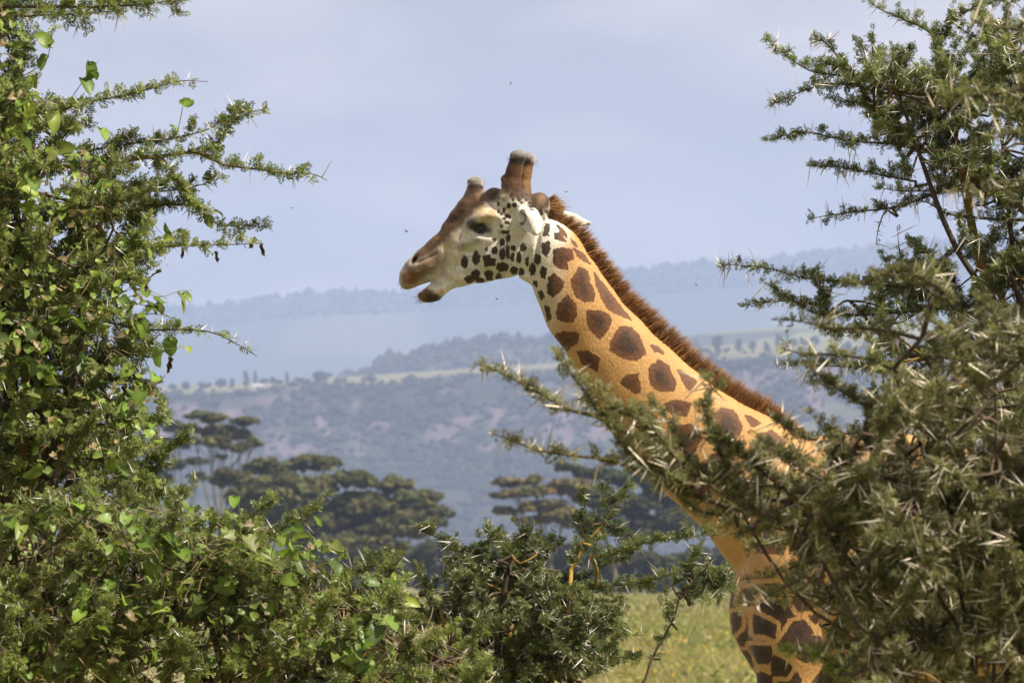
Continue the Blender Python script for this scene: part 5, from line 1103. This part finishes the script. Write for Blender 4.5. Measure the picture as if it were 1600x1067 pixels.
# bristles: horn tufts, chin and lip whiskers
mb = MB()
def tuftat(px, py, y, n, dirs, L0, colr, spread=0.35, js=(0.02, 0.02, 0.008)):
    c = P(px, py, GD); c[1] = y + yaw_y(px); p = c + rng.normal(size=(n, 3)) * np.array(js); d_ = nrm(np.array(dirs) + rng.normal(size=(n, 3)) * spread)
    cc = np.tile(colr, (n, 1)) * rng.uniform(0.6, 1.3, (n, 1)); hairs(mb, p, d_, L0 * rng.uniform(0.5, 1.2, n), 0.0008, cc, cc, cc, rng)
for px, py, y in ((797, 252, -.1), (822, 257, -.1), (834, 254, 0.06), (812, 256, -.12)): tuftat(px, py, y, 34, ((px - 814) / 20, -0.5, 0.1), 0.010, DBR, 0.5, (0.008, 0.012, 0.008))
tuftat(733, 288, 0, 30, (-0.7, -0.3, 0.5), 0.010, DBR, 0.5, (0.006, 0.015, 0.01)); tuftat(754, 287, 0, 26, (0.7, -0.3, 0.4), 0.009, DBR, 0.5, (0.006, 0.015, 0.01))
tuftat(657, 463, 0, 40, (-0.8, 0, -0.6), 0.03, DBR, 0.35, (0.012, 0.02, 0.01)); tuftat(629, 440, 0, 26, (-1, 0, 0.1), 0.022, DBR, 0.4, (0.006, 0.02, 0.02)); tuftat(672, 468, 0, 30, (-0.4, 0, -1), 0.02, DBR, 0.35, (0.02, 0.02, 0.006))
bo = mb.build('bristles', hair_mat, giraffe, origin=c_base); bo['kind'] = 'stuff'
# eyes with lids and lashes
eye_mat, N, L = mat_base('eye'); o_ = N.new('ShaderNodeOutputMaterial'); bb = N.new('ShaderNodeBsdfPrincipled'); bb.inputs['Base Color'].default_value = (0.012, 0.008, 0.006, 1); bb.inputs['Roughness'].default_value = 0.08; L.new(bb.outputs[0], o_.inputs['Surface'])
def near_surface_y(px, py, sg):
    q = (np.hypot(PX - px, PY - py) < 4) & (np.sign(GV[:, 1] - yaw_y(px)) == sg); return GV[q, 1].mean()
for sg in (-1, 1):
    ys = near_surface_y(752, 358, sg); c = P(752, 358, GD); c[1] = ys - sg * 0.020
    a = np.linspace(0, np.pi, 13)[1:-1]; bq = np.linspace(0, 2 * np.pi, 20, endpoint=False)
    V = np.concatenate([[(0, 0, 1)], np.stack([np.outer(np.sin(a), np.cos(bq)), np.outer(np.sin(a), np.sin(bq)), np.outer(np.cos(a), np.ones(20))], -1).reshape(-1, 3), [(0, 0, -1)]]) * 0.027
    Q = [(1 + r0 * 20 + j, 1 + (r0 + 1) * 20 + j, 1 + (r0 + 1) * 20 + (j + 1) % 20, 1 + r0 * 20 + (j + 1) % 20) for r0 in range(10) for j in range(20)]
    Tt = [(0, 1 + j, 1 + (j + 1) % 20) for j in range(20)] + [(221, 201 + (j + 1) % 20, 201 + j) for j in range(20)]
    mb = MB(); mb.add(V + c, Q, Tt); eo = mb.build('eye', eye_mat, giraffe, origin=c_base)
    mb = MB(); tlid = np.linspace(-1, 1, 14)
    lid = np.array([P(752 + 13.5 * t_, 357 - 8.5 * (1 - t_ * t_) + 1.5 * t_, GD) for t_ in tlid]); lid[:, 1] = ys + sg * (0.010 * (1 - tlid ** 2) - 0.004)
    tube(mb, lid, 0.0048 * (1.15 - tlid ** 2 * 0.6), 6, (0.09, 0.07, 0.06))
    lo_ = np.array([P(752 + 12.5 * t_, 360 + 6 * (1 - t_ * t_), GD) for t_ in tlid]); lo_[:, 1] = ys + sg * (0.008 * (1 - tlid ** 2) - 0.004)
    tube(mb, lo_, 0.0036, 6, (0.05, 0.04, 0.035)); lo2 = mb.build('eyelid', hair_mat, eo, origin=(0, 0, 0)); lo2.data.transform(Matrix.Translation([-float(v) for v in c_base]))
    mb = MB(); idx = rng.integers(0, 14, 90); p = lid[idx] + rng.normal(size=(90, 3)) * 0.0015; dl = nrm(np.array([-0.45, sg * 0.8, -0.35]) + rng.normal(size=(90, 3)) * 0.25)
    cc = np.tile((0.015, 0.011, 0.01), (90, 1)); hairs(mb, p, dl, rng.uniform(0.015, 0.03, 90), 0.0009, cc, cc, cc, rng); la = mb.build('eyelashes', hair_mat, eo, origin=(0, 0, 0)); la.data.transform(Matrix.Translation([-float(v) for v in c_base]))
print('giraffe', round(time.time() - T0, 1))
# ---- flies in the air round the giraffe
fm = rough_mat('fly_body', (0.02, 0.018, 0.016), (0.03, 0.025, 0.02), 500, 0.4, attr=False); wm = rough_mat('fly_wing', (0.10, 0.10, 0.10), (0.16, 0.15, 0.14), 300, 0.3, attr=False)
fb = MB(); fb.add(ICO_V * np.array([0.0055, 0.0028, 0.0026])); fb.T.append(ICO_T); fb.add(ICO_V * 0.0022 + np.array([0.0062, 0, 0.0003]), None, ICO_T)
fbm_ = fb.mesh('fly_body', fm); fw = MB()
fw.add([(0, 0, 0.002), (-0.004, 0.006, 0.003), (-0.011, 0.0055, 0.0035), (-0.009, 0.001, 0.003)], [(0, 1, 2, 3)]); fwm = fw.mesh('wing', wm)
for q, (px, py, dz) in enumerate([(798, 131, 0.2), (776, 467, -0.3), (457, 325, 0.5), (1088, 445, -0.3), (634, 361, -0.2), (885, 300, 0.3)]):
    p = P(px, py, GD + dz); fo = empty('fly', p); fo.rotation_euler = (rng.uniform(-.5, .5), rng.uniform(-.8, .8), rng.uniform(0, 6.28))
    link(bpy.data.objects.new('fly_body', fbm_), fo)
    for sg in (1, -1):
        wo = link(bpy.data.objects.new('wing', fwm), fo); wo.scale = (1, sg, 1)
    tag(fo, 'tiny dark fly hovering in the air near the giraffe', 'fly', 'flies round the giraffe')
